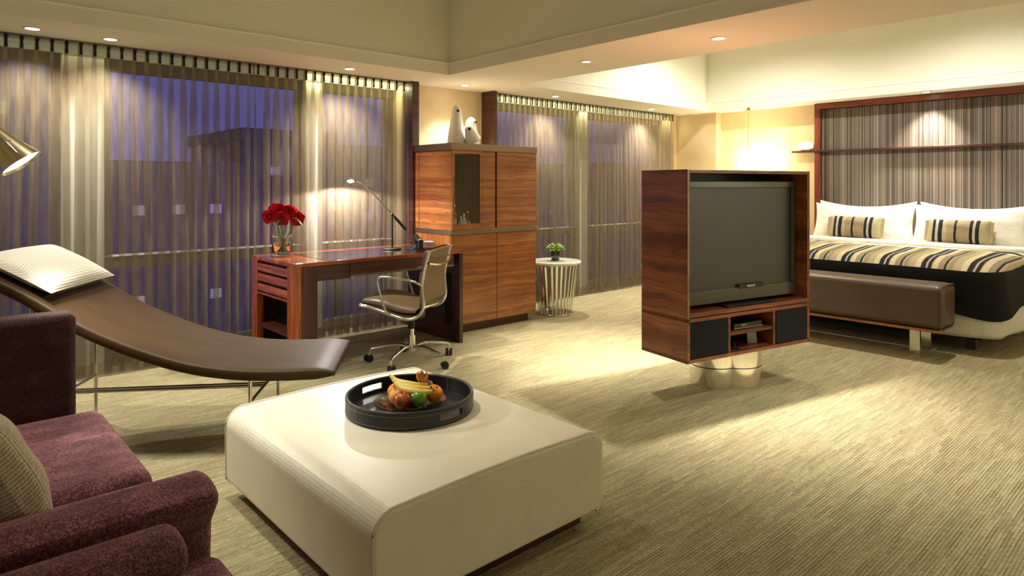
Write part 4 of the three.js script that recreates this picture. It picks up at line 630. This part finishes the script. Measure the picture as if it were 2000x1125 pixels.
// ================= headboard, shelf =================
{
  const v0 = 1.06, v1 = 3.36, t = thing('headboard', 'tall striped fabric headboard panel in a red-brown wood frame', 'headboard', [0, 0, 0]);
  part('frame_top', bx(7.845, U1, 2.185, CEIL - 0.004, v0, v1, 0.003, 'z'), woodHead, t); part('frame_side', bx(7.845, U1, 0, 2.185, v1 - 0.07, v1, 0.003, 'y'), woodHead, t); part('frame_side', bx(7.845, U1, 0, 2.185, v0, v0 + 0.07, 0.003, 'y'), woodHead, t);
  const e = [v0 + 0.07, 1.55, 2.18, 2.84, v1 - 0.07]; for (let i = 0; i < 4; i++) part('fabric_panel', bx(7.87, U1, 0.02, 2.183, e[i] + 0.0015, e[i + 1] - 0.0015, 0.008, 'z'), headFabric, t);
  part('shelf', bx(7.82, 7.869, 1.685, 1.705, v0, 3.62, 0.002, 'z'), woodDark, t); part('shelf', bx(7.86, U1, 1.685, 1.705, v1 + 0.001, 3.62, 0.002, 'z'), woodDark, t);
  const b = thing('bird_ornament', 'white ceramic bird on the left end of the headboard shelf', 'ornament', [7.86, 1.705, 3.47]);
  const body = surf(32, 24, (s, q) => { const y = q * Math.PI, x = Math.cos(y), r = Math.pow(Math.sin(y), 0.85), a = s * 2 * Math.PI; const taper = 1 - 0.25 * x; return [0.045 * r * Math.cos(a) * taper, 0.058 + 0.055 * r * Math.sin(a) * (Math.sin(a) < 0 ? 1.04 : 1) * taper + 0.012 * (x < 0 ? -x * x : 0), -0.105 * x]; });
  part('body', body, ceramic, b); part('beak', new THREE.ConeGeometry(0.014, 0.04, 12).rotateX(Math.PI / 2 + 2.4).translate(0, 0.045, -0.105), ceramic, b); part('eye', new THREE.SphereGeometry(0.005, 8, 6).translate(-0.034, 0.075, -0.07), black, b);
}
// ================= bed =================
{
  const box = [6.03, 7.80, 1.22, 3.28];
  const t = thing('bed', 'king bed base with white mattress on the gold wall', 'bed', [0, 0, 0]);
  part('base', bx(6.12, 7.8, 0.09, 0.3, 1.34, 3.16, 0.01), fabricBlack, t); part('mattress', bx(6.04, 7.82, 0.3, 0.62, 1.26, 3.24, 0.05), linen, t); for (const [u, v] of [[6.2, 1.42], [6.2, 3.08], [7.6, 1.42], [7.6, 3.08]]) part('leg', bx(u - 0.03, u + 0.03, 0, 0.095, v - 0.03, v + 0.03), woodDark, t);
  const cor = (u, v) => { const a = clamp01((6.45 - u) / 0.45), b = Math.max(clamp01((1.65 - v) / 0.45), clamp01((v - 2.85) / 0.45)); return a * b; };
  const wob = (k0) => (u, v, k, f) => (k < k0 ? 0 : 0.012 * (k - k0 + 1) * Math.sin(f * 60 + 1.3) * Math.sin(f * 23));
  const dv = solo('white_duvet', 'white duvet hanging low over the foot and side of the bed', 'duvet', rings(box, [[-0.55, 0.705, 0.1], [-0.3, 0.7, 0.15], [-0.12, 0.685, 0.18], [-0.04, 0.655, 0.2], [0.0, 0.60, 0.2], [0.012, 0.5, 0.2], [0.02, 0.36, 0.21], [0.045, 0.24, 0.22], [0.05, 0.16, 0.22], [0.03, 0.125, 0.2], [-0.06, 0.13, 0.16]], (u, h, v, f) => [f * 8, h], { wob: wob(7), dh: (u, v, k) => -0.10 * cor(u, v) * (k < 6 ? Math.min(1, (k + 1) / 4) : 0) }), linen);
  const drape = (list, mat, name, label) => { const g = rings([6.015, 7.28, 1.205, 3.295], list, (u, h, v) => [v + 0.13, u], { wob: wob(6), dh: (u, v, k) => -0.075 * cor(u, v) * Math.min(1, k / 4) + 0.006 * Math.sin(u * 9 + v * 2) * (k < 3 ? 1 : 0), cap: list[0][1] > 0.7 }); return g; };
  const th = thing('bed_throw', 'striped tan and black bedspread with a deep black border', 'bedspread', [0, 0, 0]);
  part('striped_top', drape([[-0.5, 0.724, 0.06], [-0.42, 0.722, 0.1], [-0.25, 0.716, 0.15], [-0.13, 0.700, 0.19], [-0.045, 0.672, 0.21], [0.0, 0.628, 0.21]]), throwMat, th, 'tan, grey and black stripes'); part('black_border', drape([[0.0, 0.628, 0.21], [0.014, 0.58, 0.21], [0.022, 0.5, 0.21], [0.03, 0.42, 0.22], [0.05, 0.335, 0.23], [0.046, 0.33, 0.23], [0.0, 0.4, 0.2]]), fabricBlack, th, 'plain black border');
  part('folded_sheet', bx(7.2, 7.36, 0.70, 0.742, 1.22, 3.28, 0.018, 'z'), linen, th, 'white turned-down sheet');
  const pil = (u, h, v, lean, yaw, label, w = 1.0) => { const m = solo('bed_pillow', label, 'pillow', pillowGeo(w, 0.46, 0.2, { pinch: 0.06, sag: 0.05 }), linen, [u, h, v], 0, 'white pillows on the bed'); m.rotation.set(-lean, -Math.PI / 2 + yaw, 0, 'YXZ'); return m; };
  pil(7.74, 0.90, 2.765, 0.2, 0.0, 'white pillow behind, left half of the bed'); pil(7.55, 0.885, 2.735, 0.34, 0.03, 'front white pillow on the left half of the bed'); pil(7.74, 0.90, 1.735, 0.2, 0, 'white pillow behind, right half of the bed'); pil(7.55, 0.885, 1.745, 0.34, -0.02, 'front white pillow on the right half of the bed');
  const cush = (v, yaw, label) => { const m = thing('striped_cushion', label, 'cushion', [7.37, 0.855, v], 0, 'striped cushions on the bed'); m.rotation.set(-0.3, -Math.PI / 2 + yaw, 0, 'YXZ'); part('cover', pillowGeo(0.52, 0.23, 0.12, { pinch: 0.03, uvk: (s, q) => [s, q] }), cushMat, m); for (const s of [-1, 1]) part('flange', cb(0.03, 0.2, 0.006, s * 0.265, 0, 0, 0.002), std({ color: 0x9d8a68, roughness: 0.95 }), m); };
  cush(2.73, 0.02, 'striped oblong cushion on the left pillow'); cush(1.80, -0.02, 'striped oblong cushion on the right pillow');
}
// bench
{
  const t = thing('bed_bench', 'long brown leather bench at the foot of the bed', 'bench', [0, 0, 0]);
  part('seat', bx(5.6, 5.945, 0.215, 0.548, 1.46, 3.04, 0.06, 'z'), benchLeather, t); part('piping', (() => { const p = []; const r = 0.05; for (let k = 0; k < 4; k++) for (let i = 0; i <= 6; i++) { const a = (k + i / 6) * Math.PI / 2; p.push(new THREE.Vector3([5.895, 5.65, 5.65, 5.895][k] + r * Math.cos(a) * 0.96, [0.495, 0.495, 0.268, 0.268][k] + r * Math.sin(a) * 0.96, -1.478)); } return tube(p, 0.005, 120, 6, true, 0.1); })(), benchLeather, t);
  part('plywood_base', bx(5.6, 5.94, 0.198, 0.217, 1.49, 3.01, 0.003, 'z'), edgeWood, t, 'pale wood base edge');
  for (const v of [1.66, 2.82]) for (const u of [5.65, 5.92]) part('leg', merge([bx(u - 0.006, u + 0.004, 0, 0.199, v - 0.035, v + 0.035, 0.001)]), chrome, t, 'flat chrome leg');
}
// pendant lamp
{
  const t = thing('pendant_lamp', 'glowing white drum pendant lamp hanging beside the bed', 'lamp', [7.66, CEIL, 4.09]);
  part('canopy', cyl(0.05, 0.05, 0.03, -0.031, 24), chrome, t); part('cord', rod([0, -0.03, 0], [0, -0.56, 0], 0.003, 6), chrome, t);
  part('lamp_shade', lathe([[0.130, -0.552], [0.132, -0.553], [0.132, -0.75], [0.129, -0.75], [0.129, -0.554], [0.130, -0.552]], 40), phy({ color: 0xf7f0de, emissive: WARM, emissiveIntensity: 2.2, roughness: 1, transmission: 0.5, thickness: 0, side: THREE.DoubleSide }), t);
  part('bulb', new THREE.SphereGeometry(0.035, 16, 12).translate(0, -0.64, 0), glow(WARM, 20), t); for (const a of [0, 2.1, 4.2]) part('shade_spoke', rod([0, -0.556, 0], [Math.cos(a) * 0.13, -0.556, Math.sin(a) * 0.13], 0.002, 5), chrome, t);
  const l = new THREE.PointLight(WARM, 1.3); l.position.set(7.66, CEIL - 0.64, -4.09); l.castShadow = true; l.shadow.radius = 1.7; l.name = 'pendant'; scene.add(l);
  const n = thing('bedside_table', 'dark bedside table hidden behind the television cabinet', 'bedside table', [7.68, 0, 3.75]); part('body', cb(0.45, 0.42, 0.5, 0, 0.29, 0, 0.004), woodDark, n); part('drawer', cb(0.02, 0.18, 0.46, -0.232, 0.36, 0, 0.002), woodDark, n); for (const x of [-0.18, 0.18]) for (const z of [-0.2, 0.2]) part('leg', cb(0.03, 0.085, 0.03, x, 0.0425, z), woodDark, n);
}
// ================= outside: dusk city =================
{
  struct('ground', bx(-120, 200, -46, -45, 20, 260), std({ color: 0x0b0c12, roughness: 1 }));
  const wall = std({ color: 0x5c5e8c, roughness: 0.9 }), lit = [glow(new THREE.Color(1, 0.8, 0.5), 0.3), glow(new THREE.Color(0.7, 0.75, 1), 0.22), glow(new THREE.Color(0.55, 0.4, 1), 0.35)], wg = new THREE.BoxGeometry(0.8, 0.7, 0.1);
  const build = (u, v, w, d, top, n, label) => {
    const b = thing('city_building', label, 'building', [u, -45, v], 0, 'dark buildings across the street'); part('walls', cb(w, top + 45, d, 0, (top + 45) / 2, 0), wall, b); part('roof_parapet', cb(w + 0.6, 1, d + 0.6, 0, top + 45.5, 0), wall, b);
    for (let i = 0; i < n; i++) { const m = part('lit_window', wg, lit[Math.floor(rnd() * 3)], b); m.position.set((Math.floor(rnd() * (w / 2.6 - 1)) + 0.5) * 2.6 - w / 2 + 1.3, top + 45 - 2.5 - Math.floor(rnd() * 9) * 3.2, d / 2 + 0.03); }
  };
  build(2, 52, 8, 14, 24, 14, 'tall dark building beyond the leftmost window'); build(14, 58, 10, 12, 2, 12, 'low dark building beyond the window left of the flowers'); build(24, 62, 8, 14, 5, 18, 'dark tower beyond the window behind the flowers'); build(34, 62, 9, 12, 4, 14, 'dark building beyond the window behind the desk lamp'); build(52, 58, 13, 12, -3, 18, 'low building beyond the window behind the side table'); build(70, 58, 16, 12, 3, 20, 'dark building beyond the far right window');
}
renderer.render(scene, camera);
